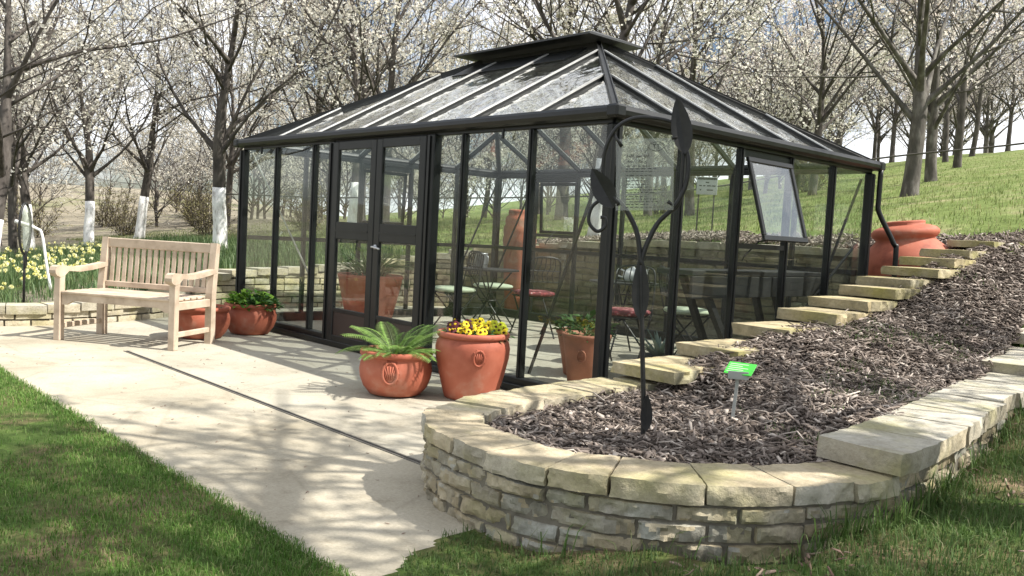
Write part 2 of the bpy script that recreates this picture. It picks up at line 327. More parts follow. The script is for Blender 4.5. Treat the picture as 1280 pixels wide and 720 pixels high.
def tri_obj(name, v, t, mat, parent=None, smooth=False):
    v = np.asarray(v, np.float32); t = np.asarray(t, np.int32)
    me = bpy.data.meshes.new(name); k = t.shape[1]
    me.vertices.add(len(v)); me.vertices.foreach_set('co', v.ravel())
    me.loops.add(t.size); me.loops.foreach_set('vertex_index', t.ravel())
    me.polygons.add(len(t)); me.polygons.foreach_set('loop_start', np.arange(0, t.size, k, dtype=np.int32))
    me.materials.append(mat); me.update(calc_edges=True); me.validate()
    if smooth: me.polygons.foreach_set('use_smooth', np.ones(len(t), bool))
    return link(name, me, parent)
def tag(o, label=None, cat=None, group=None, kind=None):
    if label: o['label'] = label
    if cat: o['category'] = cat
    if group: o['group'] = group
    if kind: o['kind'] = kind
    return o
def empty(name, loc=(0, 0, 0), rz=0.0, label=None, cat=None, group=None):
    o = bpy.data.objects.new(name, None); o.empty_display_size = 0.1; col.objects.link(o)
    o.location = loc; o.rotation_euler = (0, 0, rz)
    return tag(o, label, cat, group)
def copy_tree(o, parent=None):
    c = o.copy(); col.objects.link(c); c.parent = parent
    for ch in [x for x in bpy.data.objects if x.parent == o]: copy_tree(ch, c)
    return c
def spline(pts, n=8):
    pts = [Vector(p) for p in pts]; out = []
    for i in range(len(pts)-1):
        p0 = pts[max(i-1, 0)]; p1 = pts[i]; p2 = pts[i+1]; p3 = pts[min(i+2, len(pts)-1)]
        for k in range(n):
            t = k/n
            out.append(0.5*((2*p1)+(p2-p0)*t+(2*p0-5*p1+4*p2-p3)*t*t+(3*p1-p0-3*p2+p3)*t**3))
    out.append(pts[-1]); return out
def sstep(a, b, x):
    t = np.clip((np.asarray(x, float)-a)/(b-a), 0, 1); return t*t*(3-2*t)

# ------------------------------------------------------------------ layout of walls and heights
FRONT = [(0.40, -0.45), (0.42, -0.9), (0.46, -1.3), (0.53, -1.63), (0.64, -1.89), (0.86, -2.06), (1.20, -2.14), (1.49, -2.14), (1.72, -2.06), (1.98, -1.89), (2.17, -1.67), (2.29, -1.43), (2.375, -1.15), (2.35, -0.6), (2.255, 0.1), (2.13, 1.1), (1.98, 2.0), (1.75, 3.4), (1.58, 4.6)]
FR = [Vector((p.x, p.y)) for p in spline([(x, y, 0) for x, y in FRONT], 14)]
BACK = [(-5.75, -3.6), (-5.50, -2.5), (-5.38, -1.9), (-5.46, -1.35), (-5.70, -0.75), (-6.15, 0.05), (-6.42, 0.7), (-6.5, 1.6), (-6.42, 3.0), (-6.1, 3.9), (-5.5, 4.22), (-3, 4.26), (0, 4.30), (0.9, 4.34)]
BKH = [0.20, 0.20, 0.20, 0.22, 0.24, 0.42, 0.50, 0.54, 0.68, 0.84, 0.94, 1.13, 1.16, 1.22]
BKs = spline([(x, y, h) for (x, y), h in zip(BACK, BKH)], 10)
BKa = np.array([[p.x, p.y, p.z] for p in BKs])
_t = np.gradient(BKa[:, :2], axis=0); _t /= np.hypot(_t[:, 0], _t[:, 1])[:, None]
BKo = BKa[:, :2]+np.stack([-_t[:, 1], _t[:, 0]], -1)*0.14
LOW = [(-5.9, -9)] + [tuple(p) for p in BKo] + [(1.2, 4.75), (1.58, 4.6)] + [(p.x, p.y) for p in FR[::-1][:84]] + [(2.2, -2.4), (9, -9)]
def inside(px, py, poly):
    r = np.zeros(px.shape, bool); n = len(poly)
    for i in range(n):
        x1, y1 = poly[i]; x2, y2 = poly[(i+1) % n]
        if y1 == y2: continue
        c = (y1 > py) != (y2 > py); xi = (x2-x1)*(py-y1)/(y2-y1)+x1
        r ^= c & (px < xi)
    return r
def terrain(x, y):
    x = np.asarray(x, float); y = np.asarray(y, float); shp = x.shape; x = x.ravel(); y = y.ravel()
    g = 0.0957*x+0.168*y; g = np.where(g > 5.6, 5.6+(g-5.6)*0.05, g)
    pl = 0.55+g; lf = 0.55+0.03*x+0.13*np.minimum(y, 10)
    lf = np.maximum(lf, -0.5)
    z = np.maximum(pl, lf)+0.06*np.log1p(np.exp(-np.abs(pl-lf)/0.06))
    rr = np.hypot(x-CX, y-CY)
    z = z + sstep(26, 95, rr)*4*np.clip((1.0-g)/3.0, 0, 1)
    # blend to the tops of the walls
    d = np.full(x.shape, 1e9); zt = np.zeros(x.shape); zp = np.zeros(x.shape)
    for q in BKa[::2]:
        dd = np.hypot(x-q[0], y-q[1]); k = dd < d
        d = np.where(k, dd, d); zt = np.where(k, q[2], zt)
        p_ = max(0.55+0.0957*q[0]+0.168*q[1], 0.55+0.03*q[0]+0.13*q[1]); zp = np.where(k, p_, zp)
    z = z + (zt-0.04-zp)*np.exp(-(d/2.2)**2)*(y < 8)
    # rough lawn to the right of the planter
    t = np.maximum(0.8*(x-1.6)+0.5*(y+2.2), 0)
    le = 0.24*(1-np.exp(-0.95*t)) + np.maximum(y-0.2, 0)*0.14
    le = np.where(y < -2.0, le*sstep(-4.6, -2.0, y), le)+0.006
    wE = sstep(0.9, 1.3, x)*(1-sstep(4.2, 6.0, y))
    z = z*(1-wE)+le*wE
    low = inside(x, y, LOW) & ((x < 1.3) | (y > -1.9))
    onpath = (y > -2.76) & (x < 1.27+0.5*(-2.35-y)+0.015*np.sin(31*y)) & (y < -1.5)
    low = low & ~((x > 1.26) & ~onpath & (y < -1.9))
    z = np.where(low | onpath, np.where(y < -2.76, 0.006, -0.014), z)
    lw = sstep(-9.5, -6, x)*sstep(-1.5, -3.5, y)
    z = np.where((x < -5.5) & (y < -1.5), z*(1-lw)+0.12*lw, z)
    return z.reshape(shp)
def tz(x, y): return float(terrain(np.array([x]), np.array([y]))[0])

# bed surface
SP = [(-0.43, 0.42), (0.18, 0.50), (0.83, 0.60), (1.42, 0.69), (1.88, 0.77), (2.29, 0.86), (2.64, 0.93), (3.02, 1.02), (3.40, 1.11), (3.82, 1.19), (4.5, 1.29)]
def bedz(x, y):
    x = np.asarray(x, float); y = np.asarray(y, float)
    zl = np.interp(y, [-2.3, -0.9, -0.4]+[a+0.3 for a, b in SP[:-1]]+[4.9], [0.255, 0.265, 0.30]+[b-0.022 for a, b in SP[:-1]]+[1.33])
    zr = np.interp(y, [-2.3, -1.4, -0.3, 1.0, 2.0, 2.8, 4.9], [0.255, 0.275, 0.37, 0.395, 0.45, 0.56, 1.20])
    xr = np.interp(y, [-2.3, -1.2, 0, 2, 4.9], [2.2, 2.15, 1.98, 1.66, 1.25])
    u = np.clip((x-0.75)/np.maximum(xr-0.75, 0.2), 0, 1); u = u*u*(3-2*u)*0.6+u*0.4
    z = zl*(1-u)+zr*u
    return z + 0.035*np.sin(1.9*x+0.7)*np.sin(2.3*y)*sstep(-1.6, 0, y) + 0.02*np.sin(5.1*x+3*y)*np.sin(4.3*y-2*x)

# ------------------------------------------------------------------ ground sheet, paving, drain
def axis(lo, hi, step, far):
    a = list(np.arange(lo, hi+1e-6, step)); s = step; v = hi
    while v < far: s *= 1.16; v += s; a.append(v)
    s = step; v = lo
    while v > -far: s *= 1.16; v -= s; a.insert(0, v)
    return np.array(a)
gx = axis(-8, 5, 0.085, 420); gy = axis(-6, 7, 0.085, 420)
gx = np.unique(np.round(np.concatenate([gx[(gx < 1.1) | (gx > 1.8)], np.arange(1.1, 1.8, 0.022)]), 4)); gy = np.unique(np.round(np.concatenate([gy[(gy < -2.95) | (gy > -2.0)], np.arange(-2.95, -2.0, 0.022)]), 4))
X, Y = np.meshgrid(gx, gy, indexing='ij'); Z = terrain(X, Y)
nx, ny = X.shape
I = np.arange(nx*ny).reshape(nx, ny)
quads = np.stack([I[:-1, :-1], I[1:, :-1], I[1:, 1:], I[:-1, 1:]], -1).reshape(-1, 4)
go = tri_obj('ground', np.stack([X, Y, Z], -1).reshape(-1, 3), quads, M['ground'], smooth=True)
tag(go, kind='structure')
va = go.data.color_attributes.new('cover', 'FLOAT_COLOR', 'POINT')
rr = np.hypot(X-CX, Y-CY); gg = 0.0957*X+0.168*Y
hillm = sstep(4.5, 6.0, Y+np.where(X < -6, 3.5, 0)); litm = sstep(17, 27, rr)*np.clip((0.55-gg)/0.9, 0, 1)
litm = np.maximum(litm, sstep(-5.5, -6.2, X)*sstep(-8.3, -7.6, X)*sstep(0.2, -0.6, Y)*0.9)
va.data.foreach_set('color', np.stack([hillm, litm, 0*X, 0*X+1], -1).astype(np.float32).ravel())

def sheet(name, poly, z, mat, thick=0.0):
    mb = MB(); k = len(poly)
    mb.add([(x, y, z) for x, y in poly], [tuple(range(k))])
    return tag(mb.build(name, mat), kind='structure')
backline = [(p.x, p.y) for p in BKs if p.y > -1.72]
leftline = [(p.x, p.y) for p in BKs if p.y <= -1.80]
sheet('terrace', [(0.66, -1.732), (0.62, 4.30)] + backline[::-1] + [(-5.40, -1.732)], 0.0, M['terrace'])
edge = []
for k in range(60):
    x = -7.0 + k*8.47/59
    edge.append((x, -2.88))
sheet('path', edge + [(1.62, -2.88), (1.46, -2.46), (1.36, -2.28), (1.0, -1.772), (-3.56, -1.772), (-3.56, -1.73), (-7.0, -1.73)], 0.001, M['path'])
mb = MB()
for yy, wd in ((-1.766, 0.010), (-1.738, 0.010)): mb.box((-1.45, yy, -0.001), (4.2, wd, 0.012))
mb.box((-1.45, -1.752, -0.020), (4.2, 0.018, 0.02))
tag(mb.build('drain_channel', M['drain']), 'long thin dark slot drain let into the paving in front of the bench and pots', 'drain')

# ------------------------------------------------------------------ stone masonry
def stone(mb, fn, s0, s1, z0, z1, d0, d1, res=0.025, rough=0.012, rnd_c=0.009, seed=0.0):
    """rough hewn block: s along the wall, z up, d inwards (d0 = outer face)"""
    ns = max(2, int((s1-s0)/res)); nz = max(2, int((z1-z0)/res)); nd = max(2, min(8, int((d1-d0)/(res*1.6))))
    idx = {}; vs = []; fs = []
    def V(i, j, k):
        key = (i, j, k)
        if key in idx: return idx[key]
        a, b, c = i/ns, j/nz, k/nd
        s = s0+(s1-s0)*a; z = z0+(z1-z0)*b; d = d0+(d1-d0)*c
        # rounded arrises
        es = min(s-s0, s1-s); ez = min(z-z0, z1-z); ed = min(d-d0, d1-d)
        def pull(e): return max(0.0, 1-e/rnd_c)
        ps, pz, pd = pull(es), pull(ez), pull(ed); cut = rnd_c*0.5
        on_s, on_z, on_d = i in (0, ns), j in (0, nz), k in (0, nd)
        if on_d: d += cut*max(ps*on_s, pz*on_z)*(1 if k == 0 else -1)
        if on_z: z -= cut*0.7*max(pd*on_d, ps*on_s)*(1 if j == nz else -1)
        if on_s: s -= cut*0.7*max(pd*on_d, pz*on_z)*(1 if i == ns else -1)
        p = Vector((s*7.0+seed*3.7, z*9.0+seed*1.9, d*7.0+seed))
        q = mnoise.noise(p)*0.5+mnoise.noise(p*2.3)*0.5+mnoise.noise(p*5)*0.45+mnoise.noise(p*11)*0.22
        if on_d: d += rough*q*(1.0 if k == 0 else -1.0)*1.2
        if on_z: z += min(rough*0.28, 0.003)*mnoise.noise(p*0.6+Vector((5, 1, 2)))*1.2
        if on_s: s += rough*0.5*q
        idx[key] = len(vs); vs.append(fn(s, z, d)); return idx[key]
    for i in range(ns):
        for j in range(nz):
            fs.append((V(i, j, 0), V(i+1, j, 0), V(i+1, j+1, 0), V(i, j+1, 0)))
            fs.append((V(i, j, nd), V(i, j+1, nd), V(i+1, j+1, nd), V(i+1, j, nd)))
    for i in range(ns):
        for k in range(nd):
            fs.append((V(i, nz, k), V(i+1, nz, k), V(i+1, nz, k+1), V(i, nz, k+1)))
            fs.append((V(i, 0, k), V(i, 0, k+1), V(i+1, 0, k+1), V(i+1, 0, k)))
    for j in range(nz):
        for k in range(nd):
            fs.append((V(0, j, k), V(0, j+1, k), V(0, j+1, k+1), V(0, j, k+1)))
            fs.append((V(ns, j, k), V(ns, j, k+1), V(ns, j+1, k+1), V(ns, j+1, k)))
    mb.add(vs, fs)
class Curve:
    """outer line of a wall; inward = to the left of travel (side=1) or right (-1)"""
    def __init__(s, pts, side=1):
        s.p = np.array([(q[0], q[1]) for q in pts]); s.l = np.concatenate([[0], np.cumsum(np.hypot(*np.diff(s.p, axis=0).T))]); s.L = s.l[-1]; s.side = side
        t = np.gradient(s.p, s.l, axis=0); t /= np.hypot(t[:, 0], t[:, 1])[:, None]; s.n = np.stack([-t[:, 1], t[:, 0]], -1)*side
    def __call__(s, a, z, d):
        x = np.interp(a, s.l, s.p[:, 0]); y = np.interp(a, s.l, s.p[:, 1]); n0 = np.interp(a, s.l, s.n[:, 0]); n1 = np.interp(a, s.l, s.n[:, 1])
        k = 1/max(1e-6, math.hypot(n0, n1)); e = 0
        if a < 0: e = a
        if a > s.L: e = a-s.L
        tx, ty = n1*k*s.side, -n0*k*s.side
        return Vector((x+n0*k*d+tx*e, y+n1*k*d+ty*e, z))
    def at_y(s, yv, lo=0.0):
        for a in np.arange(lo, s.L, 0.01):
            if np.interp(a, s.l, s.p[:, 1]) >= yv: return a
        return s.L
def core(mb, fn, s0, s1, zf, d0, d1, step=0.1):
    k = max(2, int((s1-s0)/step)); vs = []; fs = []
    for i in range(k+1):
        a = s0+(s1-s0)*i/k; z = zf(a)
        vs += [fn(a, -0.05, d0), fn(a, z, d0), fn(a, z, d1), fn(a, -0.05, d1)]
    for i in range(k):
        for j in range(4):
            fs.append((4*i+j, 4*i+(j+1) % 4, 4*i+4+(j+1) % 4, 4*i+4+j))
    fs += [(0, 3, 2, 1), (4*k, 4*k+1, 4*k+2, 4*k+3)]
    mb.add(vs, fs)
CF = Curve([(p.x, p.y) for p in FR], 1)
sM = CF.at_y(-1.12, 3.2)      # where the raised blocks start on the right
s0c = 0.0
wall = empty('planter_wall', (1.4, -2.3, 0), label='curved low sandstone wall with flat capstones round the bark mulch bed', cat='stone wall')
def parent_keep(o, p):
    o.parent = p; o.matrix_parent_inverse = Matrix.Translation(p.location).inverted() if p.rotation_euler.z == 0 else (Matrix.Translation(p.location) @ p.rotation_euler.to_matrix().to_4x4()).inverted()
    return o
mb = MB(); core(mb, CF, 0.0, CF.L, lambda a: 0.25 if a < sM+0.02 else (0.34 if a < sM+3.2 else 0.43), 0.016, 0.24, 0.03)
parent_keep(mb.build('wall_core', M['mortar']), wall)
mb = MB(); seed = 1.0
ROWS = [-0.03, 0.048, 0.118, 0.186, 0.246]
for j in range(4):
    a = -0.02+rnd.uniform(0, 0.12)
    while a < min(CF.L, sM+2.4):
        l = rnd.choice((0.15, 0.19, 0.22, 0.25, 0.29))*rnd.uniform(0.9, 1.12)
        zj = 0.007
        stone(mb, CF, a+0.005, a+l-0.005, ROWS[j]+0.004, ROWS[j+1]-0.004, rnd.uniform(-0.008, 0.010), 0.12, 0.0125, 0.022, 0.009, seed)
        seed += 1.37; a += l
a = sM
while a < sM+2.4:
    l = rnd.uniform(0.2, 0.34); stone(mb, CF, a+0.005, a+l-0.005, 0.252, 0.325, rnd.uniform(-0.01, 0.012), 0.12, 0.026, 0.016, 0.008, seed); seed += 1.1; a += l
parent_keep(mb.build('stone_courses', M['stone'], smooth='angle'), wall)
def capstone(a0, a1, z0, z1, d0, d1, res=0.016, rough=0.016, parent=wall, fn=CF, mat='capstone'):
    global seed
    m_ = MB(); stone(m_, fn, a0+0.003, a1-0.003, z0, z1, d0, d1, res, rough, 0.006, seed); seed += 2.13
    return parent_keep(m_.build('capstone', M[mat], smooth='angle'), parent)
a = -0.02
while a < sM+0.05:
    straight = a < 1.1
    l = rnd.uniform(0.34, 0.46) if straight else rnd.uniform(0.22, 0.33)
    capstone(a, a+l, 0.252+rnd.uniform(-0.002, 0.002), 0.321+rnd.uniform(-0.005, 0.006), -0.008+rnd.uniform(-0.010, 0.008), 0.27+rnd.uniform(-0.03, 0.02)); a += l
a = sM-0.02; k = 0
while a < min(CF.L, sM+5.4):
    l = (0.36, 0.42, 0.34, 0.46, 0.40)[k % 5]*1.05; k += 1
    lvl = 0.325 if a < sM+2.75 else (0.395 if a < sM+4.1 else 0.50)
    capstone(a, a+l, lvl, lvl+0.085+rnd.uniform(-0.003, 0.003), -0.03+rnd.uniform(-0.02, 0.016), 0.30, 0.03, 0.013); a += l

# stepped wall up the side of the bed
step = empty('stepped_wall', (0.6, 0.0, 0), label='sandstone wall with capstones climbing like steps beside the glasshouse', cat='stone wall')
SLn = Curve([(0.44, -0.6), (0.44, 6)], -1)   # travels +y, outer face looks to -x
for k, (y0, zt) in enumerate(SP):
    y1 = SP[k+1][0]+0.10 if k+1 < len(SP) else y0+0.55
    th = 0.070+rnd.uniform(-0.005, 0.010); dx = rnd.uniform(-0.02, 0.03); wd = rnd.uniform(0.40, 0.48)
    if k in (0, 1): wd = 0.45
    capstone(y0+0.6, y1+0.6, zt-th, zt, dx, dx+wd, 0.022, 0.022, step, SLn, 'stepstone')
mb = MB()
for k, (y0, zt) in enumerate(SP):
    y1 = SP[k+1][0] if k+1 < len(SP) else 5.0
    z = -0.02; j = 0
    while z < zt-0.10:
        hz = min(0.075, zt-0.085-z); a = y0+0.08+(0.1 if j % 2 else 0)-0.1
        while a < y1+0.08:
            l = rnd.uniform(0.2, 0.32); e = min(a+l, y1+0.12)
            if e-a > 0.05: stone(mb, SLn, a+0.605, e+0.595, z+0.003, z+hz-0.003, 0.03+rnd.uniform(-0.008, 0.008), 0.3, 0.06, 0.012, 0.01, seed); seed += 0.77
            a += l
        z += hz; j += 1
parent_keep(mb.build('stone_courses', M['stone'], smooth='angle'), step)

# low wall round the terrace, back and left
CB = Curve([(p.x, p.y) for p in BKs], 1)
hB = lambda a: float(np.interp(a, CB.l, BKa[:, 2]))
bw = empty('terrace_wall', (-6.0, 0.0, 0), label='long sandstone retaining wall curving behind the glasshouse and the wooden bench', cat='stone wall')
mb = MB(); core(mb, CB, 0, CB.L, lambda a: hB(a)-0.03, 0.03, 0.2); parent_keep(mb.build('wall_core', M['mortar']), bw)
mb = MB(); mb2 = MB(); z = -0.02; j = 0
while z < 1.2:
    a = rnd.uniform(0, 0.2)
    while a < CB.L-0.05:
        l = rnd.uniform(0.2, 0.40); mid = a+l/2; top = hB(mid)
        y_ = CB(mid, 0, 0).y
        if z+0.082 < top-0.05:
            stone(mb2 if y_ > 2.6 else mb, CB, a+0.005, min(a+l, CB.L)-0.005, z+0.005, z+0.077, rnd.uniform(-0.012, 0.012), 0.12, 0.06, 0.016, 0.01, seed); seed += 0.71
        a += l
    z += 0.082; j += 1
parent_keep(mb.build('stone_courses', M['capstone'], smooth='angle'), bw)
parent_keep(mb2.build('shaded_courses', M['wall_far'], smooth='angle'), bw)  # rear courses of the same wall, shade painted in by a darker stone
a = 0.0
while a < CB.L-0.1:
    l = rnd.uniform(0.3, 0.46); mid = a+l/2
    n_cs = capstone(a, min(a+l, CB.L), hB(mid)-0.085, hB(mid), -0.02+rnd.uniform(-0.012, 0.012), 0.27, 0.05, 0.014, bw, CB); a += l

# ------------------------------------------------------------------ mulch bed
ring = []
for a in np.arange(0.0, CF.L, 0.1):
    p = CF(a, 0, 0.22); ring.append((p.x, p.y))
bedpoly = [(0.62, 4.95), (0.62, -0.3)] + ring + [(1.4, 4.95)]
bx = np.arange(0.5, 2.45, 0.05); by = np.arange(-2.3, 5.0, 0.05)
X, Y = np.meshgrid(bx, by, indexing='ij'); Zb = bedz(X, Y); ins = inside(X, Y, bedpoly)
I = np.arange(X.size).reshape(X.shape)
q = np.stack([I[:-1, :-1], I[1:, :-1], I[1:, 1:], I[:-1, 1:]], -1).reshape(-1, 4)
okq = ins.ravel()[q].all(1)
cx_, cy_ = X.ravel()[q].mean(1), Y.ravel()[q].mean(1)
bo = tri_obj('bed_soil', np.stack([X, Y, Zb-0.02], -1).reshape(-1, 3), q[okq], M['mulch_base'], smooth=True); tag(bo, kind='structure')
def chips(name, xs, ys, zs, lmin, lmax, mat, tilt=0.5, slim=1.0):
    n = len(xs); L_ = rng.uniform(lmin, lmax, n); W = slim*rng.uniform(0.12, 0.3, n)*L_; T = slim*rng.uniform(0.05, 0.10, n)*L_
    az = rng.uniform(0, 2*np.pi, n); tl = rng.normal(0, tilt, n); rl = rng.normal(0, tilt*0.8, n); bend = rng.normal(0, 0.12, n)*L_
    ux = np.stack([np.cos(az)*np.cos(tl), np.sin(az)*np.cos(tl), np.sin(tl)], -1)
    h = np.stack([-np.sin(az), np.cos(az), 0*az], -1); nv = np.cross(ux, h)
    uy = h*np.cos(rl)[:, None]+nv*np.sin(rl)[:, None]; uz = np.cross(ux, uy)
    c = np.stack([xs, ys, zs], -1); V = []
    for a, wd in ((-0.5, 0.55), (0.0, 1.0), (0.5, 0.35)):
        for sy, sz in ((-1, -0.5), (1, -0.5), (1, 0.5), (-1, 0.5)):
            b = bend if a == 0 else 0*bend
            V.append(c+ux*(a*L_)[:, None]+uy*(sy*wd*W/2)[:, None]+uz*(sz*T+b)[:, None])
    V = np.stack(V, 1).reshape(-1, 3)
    f = []
    for s in (0, 4):
        for j in range(4): f.append((s+j, s+(j+1) % 4, s+4+(j+1) % 4, s+4+j))
    f += [(0, 3, 2, 1), (8, 9, 10, 11)]
    F = (np.arange(n)[:, None, None]*12+np.array(f)[None]).reshape(-1, 4)
    return tri_obj(name, V, F, mat)
def scatter_poly(poly, n, dens=None):
    p = np.array(poly); lo = p.min(0); hi = p.max(0); xs = rng.uniform(lo[0], hi[0], n); ys = rng.uniform(lo[1], hi[1], n)
    k = inside(xs, ys, poly)
    if dens is not None: k &= rng.uniform(0, 1, n) < dens(xs, ys)
    return xs[k], ys[k]
inner = []
for a in np.arange(0.15, CF.L, 0.08):
    p = CF(a, 0, 0.25); inner.append((p.x, p.y))
chip_poly = [(0.72, 4.9), (0.72, -0.2)] + inner + [(1.4, 4.9)]
xs, ys = scatter_poly(chip_poly, 66000, lambda x, y: np.clip(2.4/np.hypot(x-CX, y-CY)+0.1, 0.25, 1))
tag(chips('bark_mulch', xs, ys, bedz(xs, ys)+rng.uniform(-0.012, 0.014, len(xs)), 0.025, 0.078, M['mulch'], 0.30, 1.2), 'shredded brown bark mulch covering the raised planter bed', 'mulch', kind='stuff')
xs, ys = scatter_poly(chip_poly, 42000, lambda x, y: np.clip(2.4/np.hypot(x-CX, y-CY)+0.05, 0.2, 1))
tag(chips('mulch_fines', xs, ys, bedz(xs, ys)+rng.uniform(-0.012, 0.014, len(xs)), 0.008, 0.032, M['mulch'], 0.5), 'fine bark crumbs between the larger bark chips', 'mulch', kind='stuff')
xs, ys = scatter_poly(chip_poly, 2600)
tag(chips('bark_shreds', xs, ys, bedz(xs, ys)+rng.uniform(0.0, 0.03, len(xs)), 0.07, 0.13, M['mulch'], 0.22, 0.42), 'long pale bark shreds lying on top of the mulch', 'mulch', kind='stuff')
xs = rng.uniform(-6.0, 4.0, 17000); ys = np.where(xs < 0.8, rng.uniform(4.5, 5.3, 17000), rng.uniform(4.2, 5.6, 17000))+0.2*np.sin(xs)
tag(chips('leaf_mulch', xs, ys, terrain(xs, ys)+rng.uniform(-0.01, 0.03, len(xs)), 0.04, 0.10, M['mulch'], 0.5), 'strip of bark mulch on top of the rear retaining wall', 'mulch', kind='stuff')

# ------------------------------------------------------------------ glasshouse
mo = 0.737; NX, NY = 7, 5; LX, LY = NX*mo, NY*mo; ZB, ZE = 0.10, 1.90
gh = empty('glasshouse', (0, 0, 0), label='dark framed glasshouse with a hipped glass roof standing on the paved terrace', cat='greenhouse')
mb = MB()
for (p, q) in (((0, 0), (-3.40, 0)), ((-3.40, 0), (-LX, 0)), ((-LX, 0), (-LX, LY)), ((-LX, LY), (0, LY)), ((0, LY), (0, 0))):
    pass
mb.box((-LX/2, 0, 0.052), (LX+0.08, 0.075, 0.10), bev=0.006); mb.box((-LX/2, LY, 0.052), (LX+0.08, 0.075, 0.10), bev=0.006)
mb.box((0, LY/2, 0.052), (0.075, LY-0.08, 0.098), bev=0.006); mb.box((-LX, LY/2, 0.052), (0.075, LY-0.08, 0.098), bev=0.006)
mb.box((-LX/2, -0.052, 0.03), (LX+0.14, 0.03, 0.05), bev=0.004); mb.box((0.052, LY/2, 0.03), (0.03, LY+0.1, 0.05), bev=0.004)
mb.build('base_rail', M['frame'], gh)
mb = MB()
zg = ZE+0.03
for p, q in (((0.05, -0.05), (-LX-0.05, -0.05)), ((-LX-0.05, -0.05), (-LX-0.05, LY+0.05)), ((-LX-0.05, LY+0.05), (0.05, LY+0.05)), ((0.05, LY+0.05), (0.05, -0.05))):
    mb.tube([(p[0], p[1], zg), (q[0], q[1], zg)], 0.045, 10)
for p, q in (((0, 0), (-LX, 0)), ((-LX, 0), (-LX, LY)), ((-LX, LY), (0, LY)), ((0, LY), (0, 0))):
    mb.bar((p[0], p[1], ZE-0.015), (q[0], q[1], ZE-0.015), 0.04, 0.05, bev=0.005)
for p in ((0.05, -0.05), (-LX-0.05, -0.05), (-LX-0.05, LY+0.05), (0.05, LY+0.05)):
    mb.box((p[0], p[1], zg), (0.10, 0.10, 0.085), bev=0.015)
mb.build('gutter', M['frame'], gh, smooth=False)
for xk in (1.35, 6.35):
    mb = MB(); mb.box((-xk*mo, -0.055, ZE-0.065), (0.02, 0.02, 0.07), bev=0.004); mb.build('bracket', M['frame'], gh)
def post(x, y, w_=0.042, d_=0.05, ax='x'):
    mb = MB(); h = ZE-0.04-ZB
    mb.box((x, y, ZB+h/2), (w_, d_, h) if ax == 'x' else (d_, w_, h), bev=0.005)
    # glazing strip standing proud of the bar
    if ax == 'x': mb.box((x, y-0.031 if y < 1 else y+0.031, ZB+h/2), (0.018, 0.012, h-0.01))
    else: mb.box((x+0.031 if x > -1 else x-0.031, y, ZB+h/2), (0.012, 0.018, h-0.01))
    mb.build('post', M['frame'], gh)
for k in range(1, NX):
    post(-k*mo, LY)
    if k not in (3, 4): post(-k*mo, 0)
for k in range(1, NY):
    post(0, k*mo, ax='y'); post(-LX, k*mo, ax='y')
for x, y in ((0, 0), (-LX, 0), (0, LY), (-LX, LY)):
    mb = MB(); h = ZE-0.04-ZB; mb.box((x, y, ZB+h/2), (0.075, 0.075, h), bev=0.01)
    sx = 1 if x > -1 else -1; sy = -1 if y < 1 else 1
    mb.box((x+sx*0.012, y+sy*0.044, ZB+h/2), (0.03, 0.014, h-0.02)); mb.box((x+sx*0.044, y-sy*0.012, ZB+h/2), (0.014, 0.03, h-0.02))
    mb.build('corner_post', M['frame'], gh)
def pane(x0, y0, x1, y1, z0, z1, parent=gh, name='glass_pane', mat='glass', t=0.004):
    mb = MB(); mb.bar((x0, y0, (z0+z1)/2), (x1, y1, (z0+z1)/2), t, z1-z0); return mb.build(name, M[mat], parent)
g_ = 0.022
for k in range(NX):
    if k not in (2, 3, 4): pane(-k*mo-g_, 0, -(k+1)*mo+g_, 0, ZB, ZE-0.04)
    if k == 5: pane(-k*mo-g_, LY, -(k+1)*mo+g_, LY, ZB, 1.13); 
    else: pane(-k*mo-g_, LY, -(k+1)*mo+g_, LY, ZB, ZE-0.04)
pane(-2*mo-g_, 0, -2.5*mo+0.03, 0, ZB, ZE-0.04); pane(-4.5*mo-0.03, 0, -5*mo+g_, 0, ZB, ZE-0.04)
for k in range(NY):
    if k == 2: pane(0, k*mo+g_, 0, (k+1)*mo-g_, ZB, 1.13); pane(-LX, k*mo+g_, -LX, (k+1)*mo-g_, ZB, 1.13)
    else: pane(0, k*mo+g_, 0, (k+1)*mo-g_, ZB, ZE-0.04); pane(-LX, k*mo+g_, -LX, (k+1)*mo-g_, ZB, ZE-0.04)
# middle rails on the left and rear walls
mb = MB(); mb.bar((-LX+0.025, 0.05, 0.93), (-LX+0.025, LY-0.05, 0.93), 0.03, 0.045); mb.build('mid_rail', M['frame'], gh)
mb = MB(); mb.bar((-LX+0.06, LY-0.028, 0.93), (-0.05, LY-0.028, 0.93), 0.03, 0.045); mb.build('mid_rail', M['frame'], gh)
